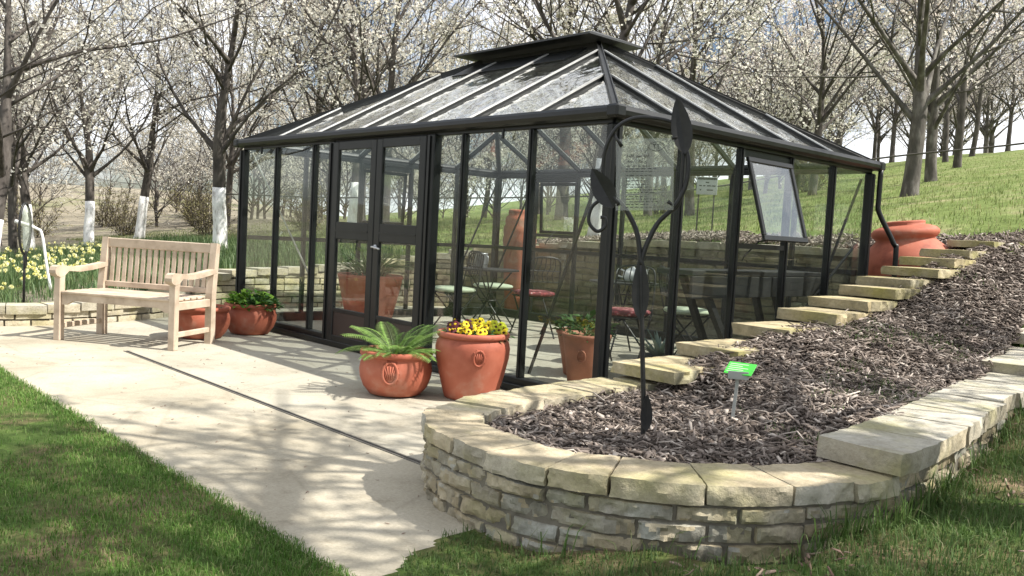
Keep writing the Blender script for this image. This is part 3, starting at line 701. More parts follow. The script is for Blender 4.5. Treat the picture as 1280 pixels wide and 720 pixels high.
# windows (top hung sashes)
def window(p0, p1, outv, ang, hz=0.655, zt=1.80):
    p0, p1, o = Vector((*p0, zt)), Vector((*p1, zt)), Vector((*outv, 0)); d = (p1-p0).normalized(); W_ = (p1-p0).length
    mb = MB()
    zb_ = zt-hz; n2_ = o*0.0175; ring_ = [(0.0, zb_-0.042), (W_, zb_-0.042), (W_, zt+0.042), (0.0, zt+0.042)]; inn_ = [(0.006, zb_-0.002), (W_-0.006, zb_-0.002), (W_-0.006, zt+0.002), (0.006, zt+0.002)]
    q0 = Vector((p0.x, p0.y, 0)); vs_ = [q0+d*a+Vector((0, 0, b))+n2_*sg for sg in (1, -1) for lst in (ring_, inn_) for a, b in lst]; fs_ = []
    for i_ in range(4):
        j_ = (i_+1) % 4; fs_ += [(i_, j_, 4+j_, 4+i_), (8+j_, 8+i_, 12+i_, 12+j_), (j_, i_, 8+i_, 8+j_), (4+i_, 4+j_, 12+j_, 12+i_)]
    mb.add(vs_, fs_)
    fr = mb.build('window', M['frame'], gh)
    dn = (Vector((0, 0, -1))*math.cos(ang)+o*math.sin(ang)); o2 = o*math.cos(ang)+Vector((0, 0, 1))*math.sin(ang)
    base = o*0.036; e = 0.02
    P = lambda a, b, c=0: p0+base+d*a+dn*b+o2*c
    mb = MB(); b_ = 0.04
    mb.bar(P(e, b_/2), P(W_-e, b_/2), b_, 0.026, o2, 0.004); mb.bar(P(e, hz-b_/2), P(W_-e, hz-b_/2), b_, 0.026, o2, 0.004)
    mb.bar(P(e+b_/2, b_), P(e+b_/2, hz-b_), b_, 0.026, o2, 0.004); mb.bar(P(W_-e-b_/2, b_), P(W_-e-b_/2, hz-b_), b_, 0.026, o2, 0.004)
    mb.build('sash', M['frame'], fr)
    mb = MB(); mb.bar(P(e+b_, hz/2), P(W_-e-b_, hz/2), hz-2*b_, 0.004, o2); mb.build('sash_pane', M['sash_glass'], fr)
    mb = MB(); mid = p0+d*W_*0.5-Vector((0, 0, hz-0.02)); mb.tube([mid-o*0.01, mid-o*0.13-Vector((0, 0, 0.12)), mid-o*0.15-Vector((0, 0, 0.16))], 0.006, 6)
    mb.tube([mid-o*0.02, P(W_*0.5, hz-0.03)], 0.006, 6); mb.build('window_stay', M['frame'], fr)
window((0, 2*mo+0.02), (0, 3*mo-0.02), (1, 0), R(17))
window((-LX, 3*mo-0.02), (-LX, 2*mo+0.02), (-1, 0), R(3))
window((-5*mo-0.02, LY), (-6*mo+0.02, LY), (0, 1), R(3))
mb = MB()
for (x0, y0, x1, y1) in ((0, 2*mo+g_, 0, 3*mo-g_), (-LX, 2*mo+g_, -LX, 3*mo-g_), (-5*mo-g_, LY, -6*mo+g_, LY)):
    mb.bar((x0, y0, 1.8+0.0525), (x1, y1, 1.8+0.0525), 0.0035, 0.02)
mb.build('head_strip', M['frame'], gh)
# double door
xa, xb = -4.5*mo, -2.5*mo
for x in (xa-0.0, xb+0.0):
    mb = MB(); h = ZE-0.03-0.0; mb.box((x, -0.01, h/2+0.005), (0.085, 0.085, h), bev=0.008); mb.box((x-0.012, -0.058, h/2), (0.03, 0.014, h-0.02)); mb.build('door_post', M['frame'], gh)
mb = MB(); mb.box(((xa+xb)/2, -0.02, ZE-0.055), (xb-xa-0.09, 0.05, 0.06), bev=0.006); mb.build('door_head', M['frame'], gh)
def door(x0, x1, handle):
    y = -0.045; t = 0.036
    mb = MB(); z0, z1 = 0.03, 1.865; st = 0.085
    mb.box((x0+st/2, y, (z0+z1)/2), (st, t, z1-z0), bev=0.006); mb.box((x1-st/2, y, (z0+z1)/2), (st, t, z1-z0), bev=0.006)
    for za, zb in ((z0, 0.11), (0.325, 0.36), (0.99, 1.145), (1.79, z1)):
        mb.box(((x0+x1)/2, y, (za+zb)/2), (x1-x0-2*st+0.004, t-0.006, zb-za), bev=0.004)
    mb.box(((x0+x1)/2, y-0.019, 1.066), (x1-x0-2*st, 0.006, 0.012))
    d = mb.build('door', M['frame'], gh)
    mb = MB(); mb.box(((x0+x1)/2, y, 0.2175), (x1-x0-2*st, 0.012, 0.215)); mb.build('kick_panel', M['kick'], d)
    for za, zb in ((0.36, 0.99), (1.145, 1.79)):
        mb = MB(); mb.bar((x0+st, y, (za+zb)/2), (x1-st, y, (za+zb)/2), 0.004, zb-za); mb.build('door_pane', M['glass'], d)
    if handle is not None:
        hx = handle; mb = MB(); zz = 0.945
        mb.lathe([(0.001, 0), (0.022, 0.0), (0.022, 0.012), (0.012, 0.018), (0.001, 0.019)], 12)
        mb.v = [(hx+a, y-0.018-c, zz+b) for a, b, c in mb.v]
        mb.tube(spline([(hx, y-0.03, zz), (hx, y-0.062, zz), (hx+0.03, y-0.07, zz), (hx+0.12, y-0.066, zz-0.012)], 4), 0.009, 8)
        mb.build('door_handle', M['steel'], d, smooth=True)
    for zz in (0.4, 1.6):
        pass
    return d
xm = (xa+xb)/2
door(xa+0.048, xm-0.004, None); door(xm+0.004, xb-0.048, xm+0.05)
# corner braces
for p, q in (((-0.05, 0.055, 1.80), (-mo+0.03, 0.055, 0.13)), ((-0.055, LY-0.06, 1.80), (-0.055, LY-mo-0.1, 0.55)), ((-0.055, LY-0.06, 1.2), (-0.055, LY-2*mo, 0.25)), ((-LX+mo, LY-0.06, 1.78), (-LX+0.06, LY-0.06, 0.5)), ((-LX+0.06, 0.06, 1.82), (-LX+0.06, mo+0.1, 0.45)), ((-LX+0.06, LY-0.08, 1.80), (-LX+0.06, LY-mo, 0.5))):
    mb = MB(); mb.bar(p, q, 0.022, 0.012); mb.build('brace', M['alu'] if p[0] < -5 and p[1] < 1 else M['frame'], gh)  # left end brace gets the bright metal, so sunlight is in its colour
# roof
SL = 0.545; zr0 = ZE+0.045
def rz(d): return zr0+SL*d
DT = 1.60
xl, xr_ = -LX, 0.0
rid0, rid1 = Vector((-LY/2, LY/2, rz(LY/2)-0.02)), Vector((-LX+LY/2, LY/2, rz(LY/2)-0.02))
for cn, ap in (((0, 0), rid0), ((0, LY), rid0), ((-LX, 0), rid1), ((-LX, LY), rid1)):
    c = Vector((cn[0], cn[1], zr0)); e = c+(ap-c)*0.97; mb = MB()
    mb.bar(c, e, 0.05, 0.06, bev=0.006)
    hv = (ap-c); sd = hv.cross(Vector((0, 0, 1))).normalized(); upn = sd.cross(hv).normalized()
    for s in (-1, 1): mb.bar(c+sd*s*0.018+upn*0.036, e+sd*s*0.018+upn*0.036, 0.008, 0.014)
    mb.build('hip_rafter', M['frame'], gh)
def roof_bar(p, q, nrm):
    p, q, nrm = Vector(p), Vector(q), Vector(nrm)
    mb = MB(); mb.bar(p, q, 0.034, 0.05, nrm, 0.003); o = mb.build('glazing_bar', M['frame'], gh)
    sd = (q-p).cross(nrm).normalized(); mb = MB()
    for a_, b_ in ((0.013, 0.010), (-0.003, 0.006)): mb.bar(p+sd*a_+nrm*0.0285, q+sd*a_+nrm*0.0285, b_, 0.012, nrm)
    mb.build('glazing_strip', M['alu'], o)
def slope_pane(poly):
    mb = MB(); n = (Vector(poly[1])-Vector(poly[0])).cross(Vector(poly[2])-Vector(poly[0])).normalized(); k = len(poly)
    vs = [Vector(p)+n*0.002 for p in poly]+[Vector(p)-n*0.002 for p in poly]
    mb.add(vs, [tuple(range(k)), tuple(range(k, 2*k))[::-1]]+[(i, k+i, k+(i+1) % k, (i+1) % k) for i in range(k)])
    mb.build('roof_pane', M['roof_glass'], gh)
cs = 1/math.hypot(1, SL)
def slope(side):
    n_mod, Lw, = (NX, LX) if side in ('f', 'b') else (NY, LY)
    def P(u, d):
        if side == 'f': return Vector((-u, d, rz(d)))
        if side == 'b': return Vector((-u, LY-d, rz(d)))
        if side == 'r': return Vector((-d, u, rz(d)))
        return Vector((-LX+d, u, rz(d)))
    nrm = {'f': (0, -SL*cs, cs), 'b': (0, SL*cs, cs), 'r': (SL*cs, 0, cs), 'l': (-SL*cs, 0, cs)}[side]
    top = lambda u: min(u, Lw-u, DT)
    for k in range(1, n_mod):
        u = k*mo; roof_bar(P(u, -0.04), P(u, top(u)-0.03), nrm)
    for k in range(n_mod):
        u0, u1 = k*mo, (k+1)*mo; poly = [P(u0, 0), P(u1, 0)]
        if k == 0: poly.append(P(u1, top(u1)))
        elif k == n_mod-1: poly.append(P(u0, top(u0)))
        else:
            br = [u for u in (DT, Lw-DT) if u0 < u < u1]
            poly += [P(u1, top(u1))]+[P(u, top(u)) for u in sorted(br, reverse=True)]+[P(u0, top(u0))]
        slope_pane(poly)
for s in 'fbrl': slope(s)
# lantern and ridge cap
mb = MB(); e = 0.30
x0, x1, y0, y1 = -LX+LY/2-e, -LY/2+e, LY/2-e+0.03, LY/2+e-0.03
mb.box(((x0+x1)/2, LY/2, 2.855), (x1-x0-0.42, y1-y0-0.36, 0.17)); 
# dark vent flaps below the cap
mb.bar(((x0+0.25), 0.5*LY-0.35, rz(LY/2-0.35)+0.012), ((x1-0.25), 0.5*LY-0.35, rz(LY/2-0.35)+0.012), 0.34, 0.014, (0, -SL*cs, cs))
mb.bar(((x0+0.25), 0.5*LY+0.35, rz(LY/2-0.35)+0.012), ((x1-0.25), 0.5*LY+0.35, rz(LY/2-0.35)+0.012), 0.34, 0.014, (0, SL*cs, cs))
mb.build('roof_vent', M['frame'], gh)
mb = MB(); x0, x1, y0, y1 = -3.50, -1.60, 1.46, 2.22; zc = 2.925; hh = 0.13; q = 0.38
vs = [(x0, y0, zc), (x1, y0, zc), (x1, y1, zc), (x0, y1, zc), (x0, y0, zc+0.018), (x1, y0, zc+0.018), (x1, y1, zc+0.018), (x0, y1, zc+0.018), (x0+q, (y0+y1)/2, zc+hh), (x1-q*0.75, (y0+y1)/2, zc+hh)]
mb.add(vs, [(0, 3, 2, 1), (0, 1, 5, 4), (1, 2, 6, 5), (2, 3, 7, 6), (3, 0, 4, 7), (4, 5, 9, 8), (5, 6, 9), (6, 7, 8, 9), (7, 4, 8)])
mb.build('ridge_cap', M['cap'], gh)
# downpipe at the rear right corner
mb = MB(); mb.tube(spline([(0.075, LY+0.05, ZE), (0.075, LY+0.05, 1.62), (0.085, LY+0.06, 1.5), (0.20, LY+0.16, 1.22), (0.22, LY+0.18, 1.1), (0.22, LY+0.18, 0.1)], 4), 0.024, 10); mb.build('downpipe', M['frame'], gh, smooth=True)

# ------------------------------------------------------------------ bench
bn = empty('garden_bench', (-4.062, -1.493, 0), math.atan2(0.59, 0.88), 'pale wooden two seat garden bench with scrolled arms and slatted back', 'bench')
BW, BD = 1.11, 0.54
def bbox(name, boxes, mat='bench_wood', parent=bn, bev=0.005):
    mb = MB()
    for b in boxes:
        if len(b) == 2: mb.box(b[0], b[1], bev=bev)
        else: mb.bar(b[0], b[1], b[2], b[3], b[4] if len(b) > 4 else (0, 0, 1), bev)
    return mb.build(name, M[mat], parent)
# local: x along the seat, -y to the sitter's knees; front legs at y=-BD/2
hx, fy, ry = BW/2, -BD/2, BD/2
for s in (-1, 1):
    bbox('leg', [((s*hx, fy, 0.31), (0.062, 0.062, 0.62))])
    mb = MB(); mb.prism([(-0.035, 0), (0.035, 0), (0.033, 0.43), (0.075, 0.885), (0.02, 0.895), (-0.037, 0.45)], 0.062, (s*hx, ry, 0), (0, 1, 0), (0, 0, 1)); mb.build('leg', M['bench_wood'], bn)
    ap = [(-0.36, 0.605), (-0.345, 0.635), (-0.31, 0.648), (-0.22, 0.640), (-0.08, 0.628), (0.08, 0.64), (0.2, 0.655), (0.30, 0.668), (0.30, 0.628), (0.2, 0.612), (0.08, 0.595), (-0.06, 0.585), (-0.2, 0.595), (-0.225, 0.575), (-0.255, 0.553), (-0.30, 0.545), (-0.34, 0.56), (-0.358, 0.58)]
    mb = MB(); mb.prism(ap, 0.068, (s*hx, 0.0, 0), (0, 1, 0), (0, 0, 1)); mb.build('armrest', M['bench_wood'], bn)
    bbox('side_rail', [((s*hx, 0, 0.365), (0.036, BD-0.07, 0.07))]); bbox('stretcher', [((s*hx, 0, 0.125), (0.032, BD-0.07, 0.045))])
mb = MB()
sl = []
for k in range(6):
    y = fy+0.0+k*0.092; sl.append(((0, y+0.01, 0.416+0.0*k), (BW+0.0 if 0 < k < 5 else BW-0.066, 0.066, 0.022)))
bbox('seat', sl)
mb = MB()
pts = [(-0.5, 0.31), (-0.46, 0.31), (-0.43, 0.325), (-0.40, 0.345), (0.40, 0.345), (0.43, 0.325), (0.46, 0.31), (0.5, 0.31), (0.5, 0.405), (-0.5, 0.405)]
mb.prism([(a*(BW-0.066), b) for a, b in pts], 0.032, (0, fy+0.005, 0), (1, 0, 0), (0, 0, 1)); mb.build('front_rail', M['bench_wood'], bn)
bbox('rear_rail', [((0, ry-0.03, 0.365), (BW-0.066, 0.03, 0.07))])
bk = empty('backrest', (0, 0, 0)); bk.parent = bn
tilt = lambda z: ry+0.004+(z-0.43)*0.085
bbox('top_rail', [((0, tilt(0.845), 0.845), (BW-0.064, 0.036, 0.085))], parent=bk); bbox('bottom_rail', [((0, tilt(0.47), 0.47), (BW-0.064, 0.034, 0.05))], parent=bk)
mb = MB()
for k in range(16):
    x = -0.4725+k*0.063; mb.bar((x, tilt(0.49), 0.49), (x, tilt(0.81), 0.81), 0.042, 0.014, (0, 1, 0), 0.003)
mb.build('back_slats', M['bench_wood'], bk)

# ------------------------------------------------------------------ pots
def pot(name, loc, prof, label, mat='terracotta', n=48, parts=True, emblem=None, soil=None, cat='flower pot', group=None, rz_=0.0):
    e = empty(name, loc, rz_, label, cat, group)
    mb = MB(); mb.lathe(prof, n, wob=0.006); mb.build('pot_body', M[mat], e, smooth=True)
    if soil:
        mb = MB(); mb.lathe([(0.001, soil[1]+0.01), (soil[0]*0.6, soil[1]+0.012), (soil[0], soil[1])], 24); mb.build('soil', M['soil'], e, smooth=True)
    if emblem:
        az, z0, rad, s = emblem
        mb = MB()
        def S(a, b): # point on the body near the emblem
            z = z0+b; r = np.interp(z, [p[1] for p in prof[:rad]], [p[0] for p in prof[:rad]])+0.002; th = az+a/r
            return Vector((r*math.cos(th), r*math.sin(th), z))
        ringp = [S(s*0.42*math.sin(t), s*0.6*math.cos(t)) for t in np.linspace(0, 2*math.pi, 28)]
        mb.tube(ringp, s*0.09, 6)
        for q in range(5):
            aa = s*(-0.3+0.15*q); mb.tube([S(aa, -s*0.35), S(aa*0.6, 0), S(aa*1.2, s*0.4)], s*0.05, 5)
        for t in np.linspace(0.5, 5.8, 12): mb.tube([S(s*0.42*math.sin(t), s*0.6*math.cos(t)), S(s*0.56*math.sin(t+0.12), s*0.78*math.cos(t+0.12))], [s*0.07, s*0.02], 5)
        mb.build('emblem', M[mat], e, smooth=True)
    return e
PF1 = [(0.13, 0.0), (0.175, 0.012), (0.215, 0.06), (0.238, 0.12), (0.245, 0.17), (0.238, 0.215), (0.224, 0.245), (0.224, 0.262), (0.238, 0.266), (0.244, 0.276), (0.243, 0.296), (0.234, 0.303), (0.212, 0.302), (0.205, 0.29), (0.205, 0.24), (0.02, 0.238)]
PF2 = [(0.165, 0.0), (0.18, 0.008), (0.20, 0.08), (0.228, 0.19), (0.248, 0.28), (0.253, 0.345), (0.244, 0.385), (0.228, 0.404), (0.226, 0.412), (0.24, 0.414), (0.246, 0.424), (0.244, 0.444), (0.234, 0.452), (0.214, 0.45), (0.206, 0.435), (0.206, 0.405), (0.02, 0.403)]
PF3 = [(0.15, 0.0), (0.18, 0.01), (0.225, 0.07), (0.25, 0.14), (0.252, 0.19), (0.24, 0.235), (0.228, 0.25), (0.228, 0.262), (0.248, 0.266), (0.254, 0.28), (0.25, 0.298), (0.235, 0.304), (0.215, 0.3), (0.21, 0.25), (0.02, 0.245)]
def sc_prof(p, k, kz=None): return [(a*k, b*(kz or k)) for a, b in p]
camaz = lambda x, y: math.atan2(CY-y, CX-x)
P1 = (-1.07, -0.85); P2 = (-0.74, -0.46)
pot('terracotta_pot', (*P1, 0), PF1, 'round low terracotta pot with a green fern, left of the taller pot', emblem=(camaz(*P1)-0.15, 0.175, 7, 0.115), soil=(0.204, 0.245))
pot('terracotta_pot', (*P2, 0), PF2, 'tall crested terracotta pot of yellow pansies in front of the glass', emblem=(camaz(*P2)+0.18, 0.30, 7, 0.085), soil=(0.205, 0.41))
P3 = (-4.27, -0.32); P4 = (-4.14, -0.87)
pot('terracotta_pot', (*P3, 0), PF3, 'terracotta bowl of leafy green plants against the end of the glasshouse', soil=(0.208, 0.25))
pot('terracotta_pot', (*P4, 0), sc_prof(PF3, 1.02, 0.98), 'terracotta bowl standing directly behind the right end of the bench', soil=(0.21, 0.247))
PF5 = [(0.20, 0.0), (0.22, 0.01), (0.27, 0.2), (0.33, 0.45), (0.35, 0.54), (0.352, 0.565), (0.362, 0.57), (0.365, 0.60), (0.35, 0.61), (0.325, 0.605), (0.32, 0.55), (0.02, 0.548)]
P5 = (-4.05, 0.92)
pot('terracotta_planter', (*P5, 0), sc_prof(PF5, 0.95, 1.0), 'big terracotta planter of strap leaves seen through the double doors', soil=(0.30, 0.555))
PF6 = [(0.11, 0.0), (0.125, 0.01), (0.15, 0.2), (0.172, 0.33), (0.18, 0.37), (0.186, 0.372), (0.188, 0.395), (0.178, 0.40), (0.165, 0.395), (0.16, 0.36), (0.02, 0.358)]
P6 = (-0.68, 0.62); P7 = (-1.02, 0.98)
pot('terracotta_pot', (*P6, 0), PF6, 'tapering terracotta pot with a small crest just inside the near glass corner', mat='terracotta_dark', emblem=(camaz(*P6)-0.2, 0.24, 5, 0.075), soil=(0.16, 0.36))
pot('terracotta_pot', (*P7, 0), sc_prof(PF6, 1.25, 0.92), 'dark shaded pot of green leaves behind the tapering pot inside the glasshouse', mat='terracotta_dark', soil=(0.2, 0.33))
P8 = (-0.55, 1.36)
pot('dark_pot', (*P8, 0), [(0.10, 0), (0.12, 0.01), (0.145, 0.16), (0.155, 0.19), (0.16, 0.205), (0.145, 0.21), (0.135, 0.17), (0.02, 0.168)], 'small black pot holding a spiky agave inside the right glass wall', mat='black_plastic', soil=(0.134, 0.17), cat='plant pot')
# tall ribbed jar and squat jar outside
UR = [(0.18, 0.0), (0.2, 0.01), (0.22, 0.25), (0.25, 0.55), (0.27, 0.8), (0.285, 0.9), (0.275, 0.94), (0.292, 0.98), (0.30, 1.03), (0.285, 1.08), (0.294, 1.13), (0.29, 1.2), (0.262, 1.24), (0.27, 1.28), (0.25, 1.34), (0.215, 1.365), (0.22, 1.40), (0.215, 1.43), (0.185, 1.44), (0.17, 1.42), (0.17, 1.3), (0.02, 1.29)]
e = empty('tall_jar', (-4.98, 3.965, 0), 0, 'tall ribbed terracotta jar standing behind the rear glass wall and the bistro chairs', 'terracotta jar')
mb = MB(); mb.lathe([(a*0.78, b*1.01) for a, b in UR], 48, wob=0.008); mb.build('jar_body', M['terracotta'], e, smooth=True)
U2 = [(0.22, 0.0), (0.25, 0.01), (0.36, 0.16), (0.435, 0.36), (0.445, 0.46), (0.41, 0.56), (0.335, 0.645), (0.285, 0.69), (0.268, 0.712), (0.285, 0.728), (0.312, 0.757), (0.314, 0.79), (0.285, 0.822), (0.225, 0.845), (0.185, 0.853), (0.19, 0.875), (0.186, 0.89), (0.158, 0.895), (0.14, 0.88), (0.14, 0.78), (0.02, 0.77)]
e = empty('squat_jar', (0.12, 4.52, 0.57), 0, 'squat terracotta jar with a ringed mouth behind the climbing stone steps', 'terracotta jar')
e.rotation_euler = (R(4), R(-6), 0)
mb = MB(); mb.lathe(U2, 56, wob=0.006); mb.build('jar_body', M['terracotta'], e, smooth=True)

# ------------------------------------------------------------------ leaves and plants
def leaf_quad(mb, p, d, n, L_, W_, fold=0.15, curl=0.2):
    """a small folded leaf: two halves meeting at the midrib"""
    d = d.normalized(); s = d.cross(n).normalized(); n = s.cross(d)
    a = p; b = p+d*L_*0.5-n*0.0; t = p+d*L_-n*curl*L_
    l = b+s*W_/2+n*fold*W_; r = b-s*W_/2+n*fold*W_
    mb.add([a, l, t, r, b], [(0, 4, 1), (1, 4, 2), (0, 3, 4), (3, 2, 4)])
def strap_leaf(mb, p, az, L_, W_, rise, droop, n=7):
    d = Vector((math.cos(az), math.sin(az), 0)); s = Vector((-math.sin(az), math.cos(az), 0)); vs = []; q = Vector(p); el = rise
    for i in range(n+1):
        t = i/n; wd = W_*(1-t**2.2)*(0.6+0.4*min(1, t*4))
        nrm = d*(-math.sin(el))+Vector((0, 0, math.cos(el)))
        vs += [q-s*wd/2+nrm*wd*0.25, q, q+s*wd/2+nrm*wd*0.25]
        q = q+(d*math.cos(el)+Vector((0, 0, math.sin(el))))*L_/n; el -= droop/n
    fs = []
    for i in range(n):
        for j in (0, 1): fs.append((3*i+j, 3*i+j+1, 3*i+4+j, 3*i+3+j))
    mb.add(vs, fs)
def bushy(mb, c, rad, h, n, L_, W_):
    for _ in range(n):
        az = rnd.uniform(0, 6.28); r = rad*math.sqrt(rnd.random()); z = h*rnd.random()*(1-0.5*(r/rad)**2)
        p = Vector((c[0]+r*math.cos(az), c[1]+r*math.sin(az), c[2]+z))
        d = Vector((math.cos(az+rnd.gauss(0, 0.7)), math.sin(az+rnd.gauss(0, 0.7)), rnd.uniform(-0.2, 0.9)))
        leaf_quad(mb, p, d, Vector((rnd.gauss(0, 0.3), rnd.gauss(0, 0.3), 1)), L_*rnd.uniform(0.6, 1.2), W_*rnd.uniform(0.6, 1.2))
# fern
fe = empty('fern', (*P1, 0.24), 0, 'bright green fern with arching fronds in the low round pot', 'fern')
mb = MB(); ms = MB()
for k in range(24):
    az = 2*math.pi*k/24+rnd.uniform(-0.2, 0.2); L_ = rnd.uniform(0.24, 0.40); el = rnd.uniform(0.6, 1.25); pts = [Vector((0.03*math.cos(az), 0.03*math.sin(az), 0.0))]; n = 30
    d = Vector((math.cos(az), math.sin(az), 0)); s = Vector((-math.sin(az), math.cos(az), 0)); dro = rnd.uniform(0.8, 1.4); e0 = el
    for i in range(n):
        t = (d*math.cos(el)+Vector((0, 0, math.sin(el)))); pts.append(pts[-1]+t*L_/n); el -= dro/n
        if i > 4:
            f = i/n; pl = 0.105*math.sin(math.pi*min(1, (1-f)*0.8+0.12))*(L_/0.4)+0.008; nm = t.cross(s)*-1
            for q in (-1, 1):
                dd = (s*q+t*0.45+Vector((0, 0, -0.12))).normalized()
                leaf_quad(mb, pts[-1], dd, nm if nm.z > 0 else -nm, pl, 0.0065, 0.1, 0.15)
                if pl > 0.05: leaf_quad(mb, pts[-1]+dd*pl*0.35+t*0.004, (dd+t*0.9).normalized(), nm if nm.z > 0 else -nm, pl*0.4, 0.009, 0.1, 0.1)
    ms.tube(pts, [0.003*(1-0.7*i/len(pts)) for i in range(len(pts))], 4, False)
mb.build('fronds', M['fern'], fe); ms.build('stems', M['strap'], fe)
e = empty('leafy_plant', (P1[0]+0.10, P1[1]-0.12, 0.245), 0, 'single broad leaved seedling at the front rim of the fern pot', 'plant')
mb = MB()
for k in range(7): leaf_quad(mb, Vector((0, 0, 0.01)), Vector((math.cos(k*0.95), math.sin(k*0.95), 0.7)), Vector((0, 0, 1)), 0.09, 0.06)
mb.build('leaves', M['leaf'], e)
# pansies
def petal_disc(mb, c, n, r, k=5):
    n = n.normalized(); a = n.orthogonal().normalized(); b = n.cross(a)
    for i in range(k):
        th = 2*math.pi*i/k; d = a*math.cos(th)+b*math.sin(th); s = n.cross(d)
        p = c+n*0.002*(i % 2)
        mb.add([p, p+d*r*0.55+s*r*0.5+n*0.004, p+d*r+s*r*0.25-n*0.002, p+d*r-s*r*0.25-n*0.002, p+d*r*0.55-s*r*0.5+n*0.004], [(0, 1, 2, 3, 4)])
pn = 0
for k, (dx, dy, kind) in enumerate(((0.13, 0.08, 'y'), (0.02, 0.14, 'g'), (-0.06, 0.10, 'y'), (-0.14, -0.02, 'd'), (0.0, -0.02, 'y'), (0.08, -0.11, 'y'), (-0.05, -0.14, 'd'), (0.15, -0.03, 'y'), (0.10, 0.14, 'g'))):
    lab = ('yellow pansy plant with mixed green leaves in the tall crested pot' if kind == 'y' else 'dark maroon pansy at the left edge of the tall crested pot' if kind == 'd' else 'lime yellow pansy at the right side of the tall crested pot')
    e = empty('pansy_plant', (P2[0]+dx, P2[1]+dy, 0.405), 0, lab, 'pansy', 'pansies in the tall pot')
    mb = MB(); bushy(mb, (0, 0, 0), 0.08, 0.06, 34, 0.05, 0.024); mb.build('leaves', M['leaf_dark'], e)
    for q in range(7 if kind != 'd' else 5):
        c = Vector((rnd.uniform(-0.075, 0.075), rnd.uniform(-0.075, 0.075), rnd.uniform(0.05, 0.105))); nv = Vector((0.55+rnd.gauss(0, 0.35), -0.45+rnd.gauss(0, 0.35), 0.5)).normalized()
        mb = MB(); petal_disc(mb, c, nv, rnd.uniform(0.020, 0.031)); fl = mb.build('flower', M['petal_'+kind], e); mb = MB(); petal_disc(mb, c+nv*0.006, nv, 0.009); mb.build('flower_heart', M['petal_d'] if kind != 'd' else M['petal_y'], fl)
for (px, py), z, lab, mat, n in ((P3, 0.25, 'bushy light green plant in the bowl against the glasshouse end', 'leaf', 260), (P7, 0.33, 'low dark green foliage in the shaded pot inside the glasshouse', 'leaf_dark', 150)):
    e = empty('leafy_plant', (px, py, z), 0, lab, 'plant'); mb = MB(); bushy(mb, (0, 0, 0), 0.21, 0.17, n, 0.10, 0.05); mb.build('leaves', M[mat], e)
    if mat == 'leaf':
        mb = MB(); bushy(mb, (0.12, 0.06, 0), 0.16, 0.15, 130, 0.09, 0.04); mb.build('dark_leaves', M['leaf_dark'], e)
e = empty('leafy_plant', (*P6, 0.36), 0, 'yellow green leaves in the tapering pot by the near glass corner', 'plant'); mb = MB(); bushy(mb, (0, 0, 0), 0.13, 0.09, 80, 0.07, 0.03)
for k in range(26): strap_leaf(mb, (0, 0, 0), rnd.uniform(0, 6.28), rnd.uniform(0.12, 0.2), 0.012, 1.1, 1.2)
mb.build('leaves', M['leaf_dark'], e)
e = empty('leafy_plant', (*P4, 0.247), 0, 'few short leaves in the bowl behind the bench', 'plant'); mb = MB(); bushy(mb, (0, 0, 0), 0.15, 0.06, 40, 0.06, 0.03); mb.build('leaves', M['leaf_dark'], e)
e = empty('strap_leaf_plant', (*P5, 0.55), 0, 'arching strap leaved plant in the big planter behind the doors', 'plant'); mb = MB()
for k in range(90): 
    az = rnd.uniform(0, 6.28); strap_leaf(mb, (0.16*math.cos(az)*rnd.random(), 0.16*math.sin(az)*rnd.random(), 0), az+rnd.gauss(0, 0.3), rnd.uniform(0.35, 0.62), 0.022, rnd.uniform(0.8, 1.5), rnd.uniform(0.9, 2.2))
mb.build('leaves', M['strap'], e)
e = empty('agave', (*P8, 0.17), 0, 'spiky blue green agave in the small black pot', 'agave'); mb = MB()
for k in range(20): strap_leaf(mb, (0, 0, 0), k*2.4, rnd.uniform(0.22, 0.34), 0.045, rnd.uniform(0.5, 1.3), 0.35)
mb.build('leaves', M['agave'], e)
# hosta-like clump by the near corner, outside edge of the bed is bare in the photograph

# ------------------------------------------------------------------ glasshouse furniture
def bistro_table(loc, label):
    e = empty('bistro_table', (*loc, 0), 0, label, 'table')
    mb = MB(); mb.lathe([(0.001, 0.695), (0.33, 0.695), (0.34, 0.70), (0.34, 0.712), (0.33, 0.715), (0.001, 0.715)], 36); mb.build('tabletop', M['iron'], e)
    for s in (0, math.pi/2):
        for q in (-1, 1):
            mb = MB(); d = Vector((math.cos(s+0.4), math.sin(s+0.4), 0)); o_ = Vector((-d.y, d.x, 0))*0.02*q
            mb.tube([d*0.27*q+o_+Vector((0, 0, 0.69)), o_*1.0+Vector((0, 0, 0.36)), -d*0.29*q+o_+Vector((0, 0, 0.0))], 0.009, 7); mb.build('leg', M['iron'], e)
    mb = MB(); mb.tube([(0.1*math.cos(t), 0.1*math.sin(t), 0.36) for t in np.linspace(0, 6.283, 20)], 0.007, 6); mb.build('brace_ring', M['iron'], e)
    return e
